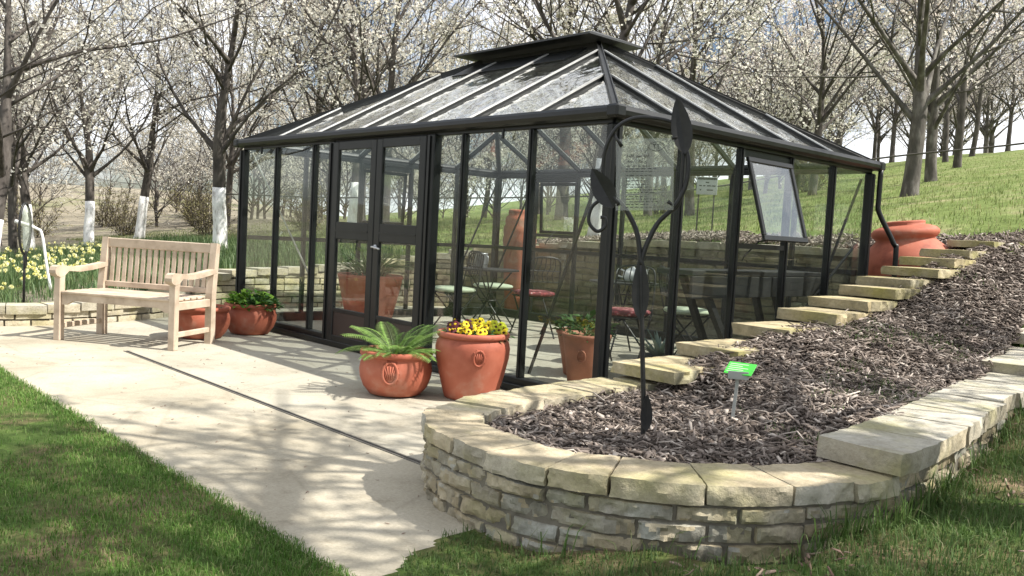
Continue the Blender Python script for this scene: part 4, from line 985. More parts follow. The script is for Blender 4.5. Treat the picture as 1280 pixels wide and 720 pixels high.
def bistro_chair(loc, rz_, label, cush):
    e = empty('bistro_chair', (*loc, 0), rz_, label, 'chair', 'folding bistro chairs in the glasshouse')
    for s in (-1, 1):
        mb = MB(); mb.tube([(s*0.19, -0.19, 0.0), (s*0.19, 0.0, 0.24), (s*0.19, 0.17, 0.45)], 0.009, 7); mb.build('leg', M['iron'], e)
        mb = MB(); mb.tube(spline([(s*0.17, 0.21, 0.0), (s*0.17, 0.0, 0.26), (s*0.17, -0.16, 0.44)], 4), 0.009, 7); mb.build('leg', M['iron'], e)
    mb = MB()
    for s in (-1, 1): mb.tube(spline([(s*0.19, 0.17, 0.44), (s*0.19, 0.22, 0.65), (s*0.17, 0.255, 0.84), (s*0.09, 0.265, 0.885), (0, 0.268, 0.89)], 5), 0.009, 7)
    for zz in (0.62, 0.74): mb.tube([(-0.19, 0.215+(zz-0.62)*0.2, zz), (0.19, 0.215+(zz-0.62)*0.2, zz)], 0.006, 6)
    for q in range(-2, 3): mb.tube(spline([(q*0.06, 0.22, 0.62), (q*0.06+0.03, 0.238, 0.7), (q*0.06, 0.25, 0.78), (q*0.05, 0.265, 0.88)], 3), 0.005, 5)
    mb.build('backrest', M['iron'], e)
    mb = MB()
    for q in range(6): mb.box((0, -0.16+q*0.064, 0.448), (0.38, 0.045, 0.012))
    mb.build('seat', M['iron'], e)
    mb = MB(); pr = [(0.001, 0.455), (0.17, 0.455), (0.205, 0.468), (0.215, 0.485), (0.20, 0.503), (0.15, 0.512), (0.001, 0.515)]; mb.lathe(pr, 28)
    def sq(v):
        r = math.hypot(v[0], v[1])
        if r < 1e-6: return v
        k = (abs(v[0]/r)**4+abs(v[1]/r)**4)**-0.25; k = 1+(k-1)*0.8
        return (v[0]*k, v[1]*k, v[2])
    mb.v = [sq(v) for v in mb.v]; mb.build('seat_cushion', M[cush], e, smooth=True)
    return e
bistro_table((-3.62, 2.22), 'round dark bistro table bearing a metal can inside the glasshouse')
bistro_chair((-3.62, 1.72), R(-15), 'bistro chair with pale green cushion on the left of the round table', 'cush_green')
bistro_chair((-4.05, 2.68), R(170), 'bistro chair with green cushion on the far side of the round table', 'cush_green')
bistro_chair((-3.08, 2.42), R(250), 'bistro chair with red patterned cushion beside the round table', 'cush_red')
bistro_chair((-1.22, 1.72), R(20), 'bistro chair with red patterned cushion near the right glass wall', 'cush_red')
bistro_chair((-1.12, 2.52), R(140), 'bistro chair with light green cushion next to the dark plank stand', 'cush_green')
bistro_table((-1.72, 2.30), 'round bistro table carrying the white teapot near the dark plank stand')
e = empty('metal_can', (-3.72, 2.18, 0.715), 0, 'shiny cylindrical metal can on the left bistro table', 'can'); mb = MB()
mb.lathe([(0.07, 0), (0.075, 0.004), (0.075, 0.16), (0.078, 0.165), (0.075, 0.17), (0.069, 0.17), (0.069, 0.02), (0.001, 0.02)], 24); mb.build('can_body', M['steel'], e, smooth=True)
mb = MB(); mb.tube(spline([(0.075, 0, 0.15), (0.115, 0, 0.13), (0.115, 0, 0.06), (0.075, 0, 0.04)], 4), 0.006, 6); mb.build('handle', M['steel'], e, smooth=True)
e = empty('teapot', (-1.66, 2.34, 0.715), 0.4, 'white teapot on the bistro table behind the iron sign', 'teapot'); mb = MB()
mb.lathe([(0.05, 0), (0.08, 0.02), (0.095, 0.06), (0.085, 0.10), (0.05, 0.125), (0.045, 0.13), (0.02, 0.14), (0.012, 0.16), (0.001, 0.165)], 24); mb.build('teapot_body', M['porcelain'], e, smooth=True)
mb = MB(); mb.tube(spline([(0.08, 0, 0.05), (0.13, 0, 0.08), (0.15, 0, 0.13), (0.17, 0, 0.15)], 4), [0.02]*4+[0.014]*4+[0.011]*5, 8); mb.build('spout', M['porcelain'], e, smooth=True)
mb = MB(); mb.tube(spline([(-0.08, 0, 0.10), (-0.14, 0, 0.12), (-0.15, 0, 0.06), (-0.085, 0, 0.04)], 4), 0.008, 8); mb.build('handle', M['porcelain'], e, smooth=True)
e = empty('plank_stand', (-0.30, 2.15, 0), 0, 'dark wooden plank stand with slanting struts along the right glass wall', 'plant stand')
mb = MB(); mb.box((0, 0, 0.90), (0.34, 2.0, 0.04), bev=0.004); mb.build('top_plank', M['dark_wood'], e)
for y0, y1 in ((-1.0, 0.15), (0.16, 1.0)):
    mb = MB(); mb.box((0.155, (y0+y1)/2, 0.79), (0.025, y1-y0-0.01, 0.17), bev=0.004); mb.build('apron_board', M['dark_wood'], e)
for y0, y1 in ((-0.72, -0.16), (0.3, 0.72)):
    mb = MB(); mb.bar((0.12, y0, 0.72), (0.12, y1, 0.01), 0.05, 0.05, (1, 0, 0)); mb.build('strut', M['dark_wood'], e)
    mb = MB(); mb.bar((-0.12, y0, 0.87), (-0.12, y1, 0.01), 0.05, 0.05, (1, 0, 0)); mb.build('strut', M['dark_wood'], e)

# ------------------------------------------------------------------ iron leaf sign
def iron_leaf(mb, p, q, wd, nrm, th=0.010, n=10):
    """a beaten pointed leaf from p (stalk) to q (tip), cupped and with real thickness"""
    p, q, nrm = Vector(p), Vector(q), Vector(nrm).normalized(); d = q-p; s = d.cross(nrm).normalized(); vs = []; fs = []
    for i in range(n+1):
        t = i/n; hw = wd/2*math.sin(math.pi*min(1, t**0.8))**0.8+0.0012; c = p+d*t
        prof = [(-1, 0.35), (-0.5, 0.08), (0, -0.25), (0.5, 0.08), (1, 0.35)]
        for a, b in prof: vs.append(c+s*hw*a+nrm*(hw*b*0.45+th/2))
        for a, b in prof[::-1]: vs.append(c+s*hw*a+nrm*(hw*b*0.45-th/2))
    for i in range(n):
        for j in range(10): fs.append((i*10+j, i*10+(j+1) % 10, (i+1)*10+(j+1) % 10, (i+1)*10+j))
    fs += [tuple(range(10))[::-1], tuple(n*10+j for j in range(10))]
    mb.add(vs, fs)
def leaf_sign(name, base, facing_az, k, label, text=True):
    """local frame: x to the right, z up, -y to the reader"""
    e = empty(name, base, facing_az+math.pi/2, label, 'garden sign')
    mb = MB(); S = lambda pts, n=6: spline([(a*k, b*k, c*k) for a, b, c in pts], n)
    mb.tube(S([(0.0, 0, -0.15), (0.004, 0, 0.1), (-0.004, 0, 0.4), (-0.012, 0, 0.72)]), 0.0105*k, 8); mb.build('stem', M['iron'], e, smooth=True)
    mb = MB(); mb.tube(S([(-0.012, 0, 0.72), (-0.03, 0.004, 0.86), (-0.085, 0.006, 0.97), (-0.14, 0.008, 1.03), (-0.155, 0.006, 1.06)]), [0.011*k]*12+[0.009*k]*13, 8)
    mb.tube(S([(-0.13, 0.0, 1.02), (-0.185, -0.004, 1.0), (-0.225, -0.006, 0.965), (-0.235, -0.008, 0.905), (-0.20, -0.010, 0.865), (-0.165, -0.008, 0.885), (-0.165, -0.006, 0.92), (-0.185, -0.004, 0.925)]), 0.008*k, 8)
    mb.tube(S([(-0.16, 0.006, 1.06), (-0.175, 0.006, 1.12), (-0.165, 0.0, 1.22), (-0.12, 0, 1.305), (-0.05, 0, 1.345), (0.04, 0, 1.345), (0.12, 0.008, 1.325), (0.148, 0.014, 1.30)]), 0.009*k, 8)
    mb.build('left_scroll', M['iron'], e, smooth=True)
    mb = MB(); mb.tube(S([(-0.012, 0, 0.72), (0.01, 0.004, 0.80), (0.06, 0.006, 0.90), (0.13, 0.006, 0.97), (0.175, 0.004, 1.06), (0.185, 0.006, 1.16), (0.172, 0.012, 1.22)]), [0.011*k]*12+[0.010*k]*25, 8)
    mb.tube(S([(0.165, 0.012, 1.2), (0.16, 0.012, 1.1), (0.15, 0.012, 0.99), (0.125, 0.01, 0.955)]), 0.008*k, 8)
    mb.build('right_scroll', M['iron'], e, smooth=True)
    for p, q, wd in (((0.172, 0, 1.19), (0.135, 0, 1.43), 0.085), ((-0.13, -0.006, 0.965), (-0.222, -0.014, 1.135), 0.095), ((-0.012, -0.004, 0.48), (-0.012, -0.004, 0.76), 0.072), ((0.015, -0.012, 0.0), (0.02, -0.014, 0.16), 0.05)):
        mb = MB(); iron_leaf(mb, Vector(p)*k, Vector(q)*k, wd*k, (0, -1, 0), 0.010*k); mb.build('iron_leaf', M['iron'], e, smooth=False)
    for p, q in (((-0.13, 0.0, 1.28), (-0.095, -0.02, 1.225)), ((0.138, 0.002, 1.262), (0.115, -0.02, 1.255)), ((-0.14, 0.006, 1.03), (-0.105, -0.02, 0.975)), ((0.13, 0.006, 0.965), (0.10, -0.02, 0.99))):
        a, b = Vector(p)*k, Vector(q)*k; mb = MB(); mb.tube([a, (a+b)/2+Vector((0, -0.012*k, 0)), b], [0.006*k, 0.006*k, 0.009*k], 7); mb.build('plate_clip', M['iron'], e, smooth=True)
    pl = empty('plate', (0, 0, 0)); pl.parent = e
    mb = MB(); W_, H_ = 0.245*k, 0.305*k; cx0, cz0 = 0.0025*k, 1.105*k
    mb.box((cx0, -0.02*k, cz0), (W_, 0.005*k, H_), bev=0.0012*k); mb.build('glass_plate', M['plate'], pl)
    if text:
        mb = MB(); y = -0.024*k; r2 = random.Random(5)
        def seg(x0, x1, z, hgt): mb.box((cx0+(x0+x1)/2*k, y, cz0+z*k), ((x1-x0)*k, 0.0006*k, hgt*k))
        # heading: two lines of slanted hand lettering
        for zz, x0, x1 in ((0.078, -0.075, 0.012), (0.055, -0.072, 0.006)):
            x = x0
            while x < x1:
                hgt = r2.choice((0.007, 0.009, 0.014)); xx = x
                mb.bar((cx0+x*k, y, cz0+(zz-0.005)*k), (cx0+(x+0.004)*k, y, cz0+(zz-0.005+hgt)*k), 0.0006*k, 0.0016*k, (1, 0, 0))
                mb.bar((cx0+(x+0.004)*k, y-0.0004, cz0+(zz-0.004+hgt*0.6)*k), (cx0+(x+0.0075)*k, y-0.0004, cz0+(zz-0.005)*k), 0.0006*k, 0.0014*k, (1, 0, 0))
                x += 0.0078 if r2.random() > 0.16 else 0.016
        zz = 0.036
        for ln in range(15):
            x = -0.080; xe = r2.uniform(0.0, 0.075)
            while x < xe:
                wl = r2.uniform(0.006, 0.02); seg(x, min(x+wl, xe+0.004), zz, 0.0024); x += wl+0.007
            zz -= 0.0115 if ln not in (2, 5, 9) else 0.016
        # emblem: two letters inside an eye-shaped ring
        ec = (0.048, 0.118)
        ring_ = [(cx0+(ec[0]+0.033*math.cos(t))*k, y, cz0+(ec[1]+0.019*math.sin(t)*abs(math.sin(t))**0.3)*k) for t in np.linspace(0, 2*math.pi, 40)]
        mb.tube(ring_, 0.0010*k, 5, False)
        for o in (-0.011, 0.004):
            seg(ec[0]+o-0.003, ec[0]+o+0.010, ec[1]+0.009, 0.0022)
            mb.box((cx0+(ec[0]+o+0.0035)*k, y, cz0+(ec[1]-0.001)*k), (0.0024*k, 0.0006*k, 0.018*k))
        mb.tube([(cx0+(ec[0]+0.034+0.004*q)*k, y, cz0+(ec[1]-0.005-0.007*q-0.003*(q % 2))*k) for q in range(4)], 0.0012*k, 5, False)
        mb.tube([(cx0+(ec[0]-0.034-0.004*q)*k, y, cz0+(ec[1]-0.004-0.006*q-0.003*(q % 2))*k) for q in range(4)], 0.0012*k, 5, False)
        mb.build('lettering', M['ink'], pl)
    return e
SB = (1.36, -1.28, 0.30)
sg = leaf_sign('leaf_sign', SB, math.atan2(CY-SB[1], CX-SB[0]), 1.0, 'black iron leaf sign holding a glass text plate in the bark mulch')
sg.rotation_euler.y = R(-3.2)   # the stake leans a little
# oval sign in the left bed
e = empty('oval_sign', (-5.93, -1.92, 0.15), math.atan2(CY+1.92, CX+5.93)+math.pi/2+R(62), 'black iron oval frame sign on a thin stem in the daffodil bed', 'garden sign')
mb = MB(); mb.tube([(0, 0, -0.1), (0, 0, 0.3), (0.0, 0, 0.52)], 0.013, 8); mb.build('stem', M['iron'], e, smooth=True)
mb = MB(); mb.tube([(0.105*math.sin(t)-0.03*0, 0, 0.76+0.25*math.cos(t)) for t in np.linspace(0, 6.283, 36)], 0.012, 8)
mb.tube(spline([(0.0, 0, 0.5), (0.06, 0, 0.60), (0.11, 0, 0.76), (0.06, 0, 0.92)], 5), 0.010, 8); mb.build('oval_frame', M['iron'], e, smooth=True)
mb = MB(); iron_leaf(mb, (-0.005, -0.01, 0.36), (0.0, -0.01, 0.54), 0.045, (0, -1, 0)); mb.build('iron_leaf', M['iron'], e)
mb = MB(); mb.prism([(0.09*math.sin(t), 0.76+0.225*math.cos(t)) for t in np.linspace(0, 6.283, 30)[:-1]], 0.006, (0, -0.012, 0), (1, 0, 0), (0, 0, 1)); mb.build('glass_plate', M['plate'], e)
e = empty('water_spout', (-7.2, -1.46, 0.2), 0, 'thin white bent pipe rising behind the left arm of the bench', 'pipe'); mb = MB()
mb.tube(spline([(0.10, 0.10, 0), (0.06, 0.06, 0.3), (0.02, 0.02, 0.62), (-0.02, -0.03, 0.69), (-0.2, -0.2, 0.76)], 5), [0.016]*16+[0.022]*5, 8); mb.build('bent_pipe', M['pole_white'], e, smooth=True)
# green plant label
e = empty('plant_label', (1.50, -0.80, float(bedz(1.50, -0.80))-0.03), math.atan2(CY+0.80, CX-1.50)+math.pi/2, 'small bright green plant label on a clear stake in the mulch', 'plant label')
mb = MB(); mb.bar((0, 0, 0), (0.012, 0, 0.205), 0.013, 0.005, (0, 1, 0), 0.001); mb.build('stake', M['clear_plastic'], e)
rm = Matrix.Rotation(R(-18), 3, 'Z') @ Matrix.Rotation(R(28), 3, 'X')
mb = MB(); mb.box((0.018, 0.0, 0.222), (0.105, 0.075, 0.004), rm, 0.001); lb = mb.build('label_card', M['green_tag'], e)
mb = MB(); mb.box((0.012, -0.035, 0.202), (0.075, 0.004, 0.03), bev=0.001); mb.build('holder', M['clear_plastic'], e)
mb = MB()
for q, wl in enumerate((0.07, 0.05, 0.075, 0.06, 0.045)):
    c = Vector((0.018, 0, 0.222))+rm @ Vector((-0.045+wl/2, 0.024-0.012*q, 0.0026)); mb.box(c, (wl, 0.0035, 0.0006), rm)
mb.build('printed_lines', M['white_print'], lb)
e.scale = (1.22, 1.22, 1.25)

# ------------------------------------------------------------------ trees
def grow(seed, H=6.5, r0=0.13, fork=1.7, nlimb=8, spread=0.75, n2=7, n3=6, n4=4, lean=0.0, bl=9000, bs=0.05, upw=0.25, lead=True, bfill=1.0):
    """branching skeleton -> (trunk+limbs, twigs, blossoms) as numpy arrays"""
    r = np.random.default_rng(seed); big = MB(); TW = []; ends = []
    def path(p, d, L_, k, jit, trop):
        pts = [p]; d = d/np.linalg.norm(d)
        for i in range(k):
            d = d+r.normal(0, jit, 3)+np.array([0, 0, trop/k]); d /= np.linalg.norm(d); pts.append(pts[-1]+d*L_/k)
        return np.array(pts)
    def sub(pts, t):
        f = t*(len(pts)-1); i = min(int(f), len(pts)-2); q = pts[i]+(pts[i+1]-pts[i])*(f-i); d = pts[i+1]-pts[i]; return q, d/np.linalg.norm(d)
    def dev(d, ang, az):
        a = np.cross(d, [0.31, 0.2, 0.93]); a /= np.linalg.norm(a)+1e-9; b = np.cross(d, a)
        return d*math.cos(ang)+(a*math.cos(az)+b*math.sin(az))*math.sin(ang)
    tr = path(np.array([0, 0, -0.15]), np.array([lean, 0.0, 1]), fork+0.15, 6, 0.03, 0.1)
    rad = [r0*1.45, r0*1.15, r0*1.05, r0*1.02, r0, r0*0.98, r0*0.90]
    trunk = MB(); trunk.tube([Vector(p) for p in tr], rad, 12, False)
    top = tr[-1]; limbs = []
    if lead: limbs.append((np.concatenate([tr[-2:-1], path(top, np.array([lean*0.5, 0, 1.0]), H-fork, 9, 0.07, 0.3)]), r0*0.62))
    for i in range(nlimb):
        az = 2*math.pi*i/nlimb+r.uniform(-0.3, 0.3); q = top+np.array([0, 0, r.uniform(-0.25, 0.1)]) if i < 4 or not lead else sub(limbs[0][0], r.uniform(0.05, 0.45))[0]
        el = r.uniform(0.55, 1.1); d = np.array([math.cos(az)*math.cos(el), math.sin(az)*math.cos(el), math.sin(el)])
        limbs.append((path(q, d, (H-fork)*r.uniform(0.62, 0.92)*(0.6+0.5*spread), 8, 0.09, upw), r0*r.uniform(0.26, 0.40)))
    for pts, rd in limbs:
        k = len(pts); rr_ = [max(rd*(1-0.88*i/(k-1)), 0.010) for i in range(k)]
        if lead and pts is limbs[0][0]: rr_[0] = r0*0.985; rr_[1] = r0*0.975; rr_[2] = max(rr_[2], r0*0.76); rr_[3] = max(rr_[3], r0*0.56)
        else: rr_[0] *= 1.7; rr_[1] *= 1.12
        big.tube([Vector(p) for p in pts], rr_, 10 if rd > 0.05 else 7, False)
        for j in range(n2):
            t = 0.18+0.8*(j+r.uniform(0, 0.8))/n2; q, d = sub(pts, min(t, 0.99)); l2 = (1.25-t)*(H-fork)*0.42*r.uniform(0.7, 1.2)
            p2 = path(q, dev(d, r.uniform(0.6, 1.1), r.uniform(0, 6.28)), l2, 6, 0.12, 0.35); rd2 = max(rd*(1-0.85*t)*0.55, 0.010)
            big.tube([Vector(p) for p in p2], [max(rd2*(1-0.75*i/6), 0.006) for i in range(7)], 5)
            for m_ in range(n3):
                t2 = 0.15+0.84*(m_+r.uniform(0, 0.9))/n3; q, d = sub(p2, min(t2, 0.99))
                p3 = path(q, dev(d, r.uniform(0.5, 1.1), r.uniform(0, 6.28)), (1.2-0.7*t2)*l2*0.5*r.uniform(0.6, 1.2), 4, 0.14, 0.35)
                TW.append((p3, max(rd2*0.5*(1-0.6*t2), 0.0045))); ends.append(p3)
                for n_ in range(n4):
                    q, d = sub(p3, min(0.99, 0.2+0.8*(n_+r.random())/n4)); p4 = path(q, dev(d, r.uniform(0.4, 1.1), r.uniform(0, 6.28)), l2*0.22*r.uniform(0.5, 1.3), 3, 0.16, 0.3)
                    TW.append((p4, 0.0032)); ends.append(p4)
    # twigs as three sided tubes
    V = []; F = []; o = 0; tri = np.array([[1, 0], [-0.5, 0.866], [-0.5, -0.866]])
    for pts, rd in TW:
        d = pts[-1]-pts[0]; d = d/(np.linalg.norm(d)+1e-9); a = np.cross(d, [0.3, 0.5, 0.81]); a /= np.linalg.norm(a)+1e-9; b = np.cross(d, a); k = len(pts)
        rr_ = rd*np.linspace(1, 0.45, k)
        V.append((pts[:, None, :]+(tri[None, :, :1]*a+tri[None, :, 1:]*b)*rr_[:, None, None]).reshape(-1, 3))
        for i in range(k-1):
            for j in range(3): F.append((o+3*i+j, o+3*i+(j+1) % 3, o+3*i+3+(j+1) % 3, o+3*i+3+j))
        o += 3*k
    V = np.concatenate(V); F = np.array(F)
    # blossoms: small cupped four sided flakes in clusters along the twigs
    ne = len(ends); pk = r.integers(0, ne, bl); tt = r.random(bl); P_ = np.empty((bl, 3))
    for i in range(bl):
        e_ = ends[pk[i]]; f = tt[i]*(len(e_)-1); q = min(int(f), len(e_)-2); P_[i] = e_[q]+(e_[q+1]-e_[q])*(f-q)
    dens = np.array([0.5+0.5*mnoise.noise(Vector(p)*0.55+Vector((seed, 0, 0))) for p in P_]); keep = r.random(bl) < np.clip((dens-0.28)*2.6*bfill, 0.06, 1); P_ = P_[keep]; nb = len(P_)
    P_ = P_+r.normal(0, 0.022, (nb, 3)); n_ = r.normal(0, 1, (nb, 3)); n_[:, 2] += 0.5; n_ /= np.linalg.norm(n_, axis=1)[:, None]
    a = np.cross(n_, r.normal(0, 1, (nb, 3))); a /= np.linalg.norm(a, axis=1)[:, None]; b = np.cross(n_, a); s = bs*r.uniform(0.5, 1.25, nb)[:, None]
    BV = np.stack([P_, P_+a*s*0.5+n_*s*0.25, P_+b*s*0.5+n_*s*0.25, P_-a*s*0.5+n_*s*0.25, P_-b*s*0.55+n_*s*0.25], 1).reshape(-1, 3)
    BF = (np.arange(nb)[:, None, None]*5+np.array([[0, 1, 2], [0, 2, 3], [0, 3, 4], [0, 4, 1]])[None]).reshape(-1, 3)
    return trunk, tr, rad, big, V, F, BV, BF
def make_tree(seed, bark='bark', flower='blossom', white=False, wh=1.05, **kw):
    trunk, tr, rad, big, V, F, BV, BF = grow(seed, **kw)
    e = empty('cherry_tree', (0, 0, 0))
    trunk.build('trunk', M[bark], e, smooth=True)
    if white:
        mb = MB(); k = [i for i in range(len(tr)) if tr[i][2] < wh]; pts = [Vector(tr[i]) for i in k]; rr_ = [rad[i]+0.004 for i in k]
        nxt = k[-1]+1
        if nxt < len(tr):
            f = (wh-tr[k[-1]][2])/(tr[nxt][2]-tr[k[-1]][2]); pts.append(Vector(tr[k[-1]]+(tr[nxt]-tr[k[-1]])*f)); rr_.append(rad[k[-1]]*(1-f)+rad[nxt]*f+0.004)
        mb.tube(pts, rr_, 14); mb.build('whitewash_band', M['lime'], e, smooth=True)
    big.build('branches', M[bark], e, smooth=True)
    tri_obj('twigs', V, F, M['twig'], e); tri_obj('blossoms', BV, BF, M[flower], e)
    return e
KW = dict(H=6.6, r0=0.10, fork=1.75, nlimb=8, n2=7, n3=6, n4=4)
protoW = make_tree(3, white=True, bl=8000, bs=0.048, **KW)
protoA = make_tree(5, bl=7500, bs=0.05, flower='blossom', **KW)
protoB = make_tree(8, bl=8500, bs=0.052, flower='blossom_pink', H=7.2, r0=0.09, fork=1.8, nlimb=8, n2=7, n3=5, n4=3, spread=0.9)
protoC = make_tree(12, bl=12500, bs=0.055, flower='blossom', H=7.0, r0=0.075, fork=1.5, nlimb=9, n2=7, n3=5, n4=3, spread=0.95)
protoR = make_tree(21, bark='bark_pale', bl=9000, bs=0.06, flower='blossom_pink', H=6.8, r0=0.115, fork=1.35, nlimb=7, n2=8, n3=6, n4=4, spread=1.05, upw=0.15)
protoD = make_tree(41, bl=9000, bs=0.055, flower='blossom', H=4.2, r0=0.05, fork=0.45, nlimb=10, n2=7, n3=5, n4=3, spread=1.1, upw=0.3)
protoS = make_tree(33, bl=3400, bs=0.055, H=6.4, r0=0.16, fork=2.3, nlimb=8, n2=7, n3=5, n4=3, spread=1.0)
protos = [protoW, protoA, protoB, protoC, protoR, protoS, protoD]; usedp = set()
def plant(proto, x, y, rz_, s, label, cat='tree', group=None, sz=None, name=None, lean=None, zoff=-0.03):
    if id(proto) not in usedp: usedp.add(id(proto)); o = proto
    else: o = copy_tree(proto)
    o.location = (x, y, tz(x, y)+zoff); o.rotation_euler = (0, lean or 0, rz_); o.scale = (s, s, sz or s)
    tag(o, label, cat, group)
    if name: o.name = name
    return o
G1 = 'whitewashed cherry trees left of the glasshouse'
plant(protoW, -11.25, 2.53, 0.3, 1.1, 'whitewashed cherry tree rising directly behind the right end of the bench', group=G1)
plant(protoW, -18.9, 3.84, 2.1, 1.05, 'whitewashed cherry tree with forked trunk behind the left part of the bench back', group=G1)
plant(protoW, -17.6, 2.26, 4.0, 1.0, 'whitewashed cherry tree standing behind the flowering daffodils, left of the bench', group=G1)
plant(protoW, -18.4, 1.25, 5.2, 1.0, 'whitewashed cherry tree behind the oval iron sign', group=G1)
plant(protoW, -8.85, -1.66, 2.6, 0.95, 'whitewashed cherry tree at the left edge, only part of its leaning stem in view', group=G1)
plant(protoW, -4.95, 5.5, 0.9, 1.15, 'whitewashed cherry tree close behind the rear glass wall, beside the iron sign', group=G1)
plant(protoW, -11.6, 5.5, 3.3, 1.05, 'whitewashed cherry tree framed by the left door window', group=G1)
plant(protoR, -2.64, 11.0, 0.5, 1.12, 'pale barked cherry tree nearest on the grassy hill, right of the glasshouse', group='cherry trees on the hill')
plant(protoR, -4.05, 15.5, 2.6, 1.0, 'cherry tree just behind the nearest one on the grassy hill', group='cherry trees on the hill')
plant(protoB, -6.0, 22.3, 1.1, 1.1, 'third cherry tree up the hill in line behind the pale barked one', group='cherry trees on the hill')
plant(protoB, -9.6, 20.0, 4.4, 1.05, 'blossoming tree on the hill just right of the roof end', group='cherry trees on the hill')
plant(protoA, -9.3, 9.3, 0.8, 1.25, 'dark limbed cherry tree rising above the left half of the glass roof', group='cherry trees behind the glasshouse')
plant(protoC, -6.4, 9.9, 2.4, 1.15, 'spreading cherry tree rising above the ridge cap', group='cherry trees behind the glasshouse')
plant(protoB, -14.2, 7.4, 5.0, 1.15, 'tall bare looking cherry tree above the left end of the roof', group='cherry trees behind the glasshouse')
plant(protoC, -6.3, 14.5, 0.2, 1.15, 'white blossoming cherry tree behind the right slope of the roof', group='cherry trees behind the glasshouse')
plant(protoC, -15.4, 0.2, 3.9, 1.0, 'dense white blossoming cherry tree at the far left behind the daffodils', group=G1)
# trees out of the frame to the right, whose branches shade the lawn, path and bed
plant(protoS, 3.75, -0.1, 1.7, 0.98, 'cherry tree standing on the rough grass right of the planter, out of the picture', group='cherry trees beside the lawn')
plant(protoS, 4.9, -1.6, 2.9, 1.25, 'cherry tree standing right of the photographer, out of the picture', group='cherry trees beside the lawn')
plant(protoS, 5.4, 4.4, 4.1, 0.95, 'cherry tree higher up beside the planter wall, out of the picture', group='cherry trees beside the lawn')
plant(protoA, 6.3, 0.2, 0.4, 1.05, 'cherry tree far right of the photographer, out of the picture', group='cherry trees beside the lawn')
# woodland
r3 = random.Random(31); GW = 'blossoming trees of the orchard beyond'
pts = [(-11.2, 2.5), (-15.4, 0.2), (-18.9, 3.8), (-17.6, 2.3)]
def free(x, y, dmin): return all(math.hypot(x-a, y-b) > dmin for a, b in pts)
tries = 0
while len(pts) < 12 and tries < 4000:
    tries += 1
    ang = R(137)+R(r3.uniform(8, 34)); d = r3.uniform(16, 32); x, y = CX+d*math.cos(ang), CY+d*math.sin(ang)
    if free(x, y, 2.6): pts.append((x, y))
nleft = len(pts)
tries = 0
while len(pts) < 34 and tries < 4000:
    tries += 1
    ang = R(137)+R(r3.uniform(-33, 36)); d = r3.uniform(19, 62); x, y = CX+d*math.cos(ang), CY+d*math.sin(ang)
    g = 0.0957*x+0.168*y
    if g > 1.2 and d < 34: continue
    if not free(x, y, 3.6): continue
    pts.append((x, y))
tries = 0
while len(pts) < 58 and tries < 4000:
    tries += 1
    ang = R(137)+R(r3.uniform(-36, 8)); d = r3.uniform(27, 62); x, y = CX+d*math.cos(ang), CY+d*math.sin(ang)
    if ang < R(120) and d < 36: continue
    if free(x, y, 2.8): pts.append((x, y))
tries = 0; n0 = len(pts)
while len(pts) < n0+6 and tries < 3000:
    tries += 1
    ang = R(137)+R(r3.uniform(-33, -19)); d = r3.uniform(42, 66); x, y = CX+d*math.cos(ang), CY+d*math.sin(ang)
    if free(x, y, 2.4): pts.append((x, y))
for k, (x, y) in enumerate(pts[4:]):
    g = 0.0957*x+0.168*y; p_ = protoC if k < nleft-4 else r3.choice((protoA, protoB, protoC, protoC)) if g < 2 else r3.choice((protoB, protoC, protoR))
    plant(p_, x, y, r3.uniform(0, 6.28), r3.uniform(0.95, 1.35), 'blossoming orchard tree among many alike in the background', group=GW)
thk = []
tries = 0
while len(thk) < 58 and tries < 3000:
    tries += 1
    if len(thk) < 36: ang = R(137)+R(r3.uniform(4, 36)); d = r3.uniform(28, 68)
    else: ang = R(137)+R(r3.uniform(-20, 5)); d = r3.uniform(26, 46)
    x, y = CX+d*math.cos(ang), CY+d*math.sin(ang)
    if all(math.hypot(x-a, y-b) > 2.6 for a, b in thk): thk.append((x, y))
for x, y in thk: plant(protoD, x, y, r3.uniform(0, 6.28), r3.uniform(0.8, 1.2), 'low blossoming thicket tree among many alike in the background', group='thicket trees beyond the orchard', name='thicket_tree')
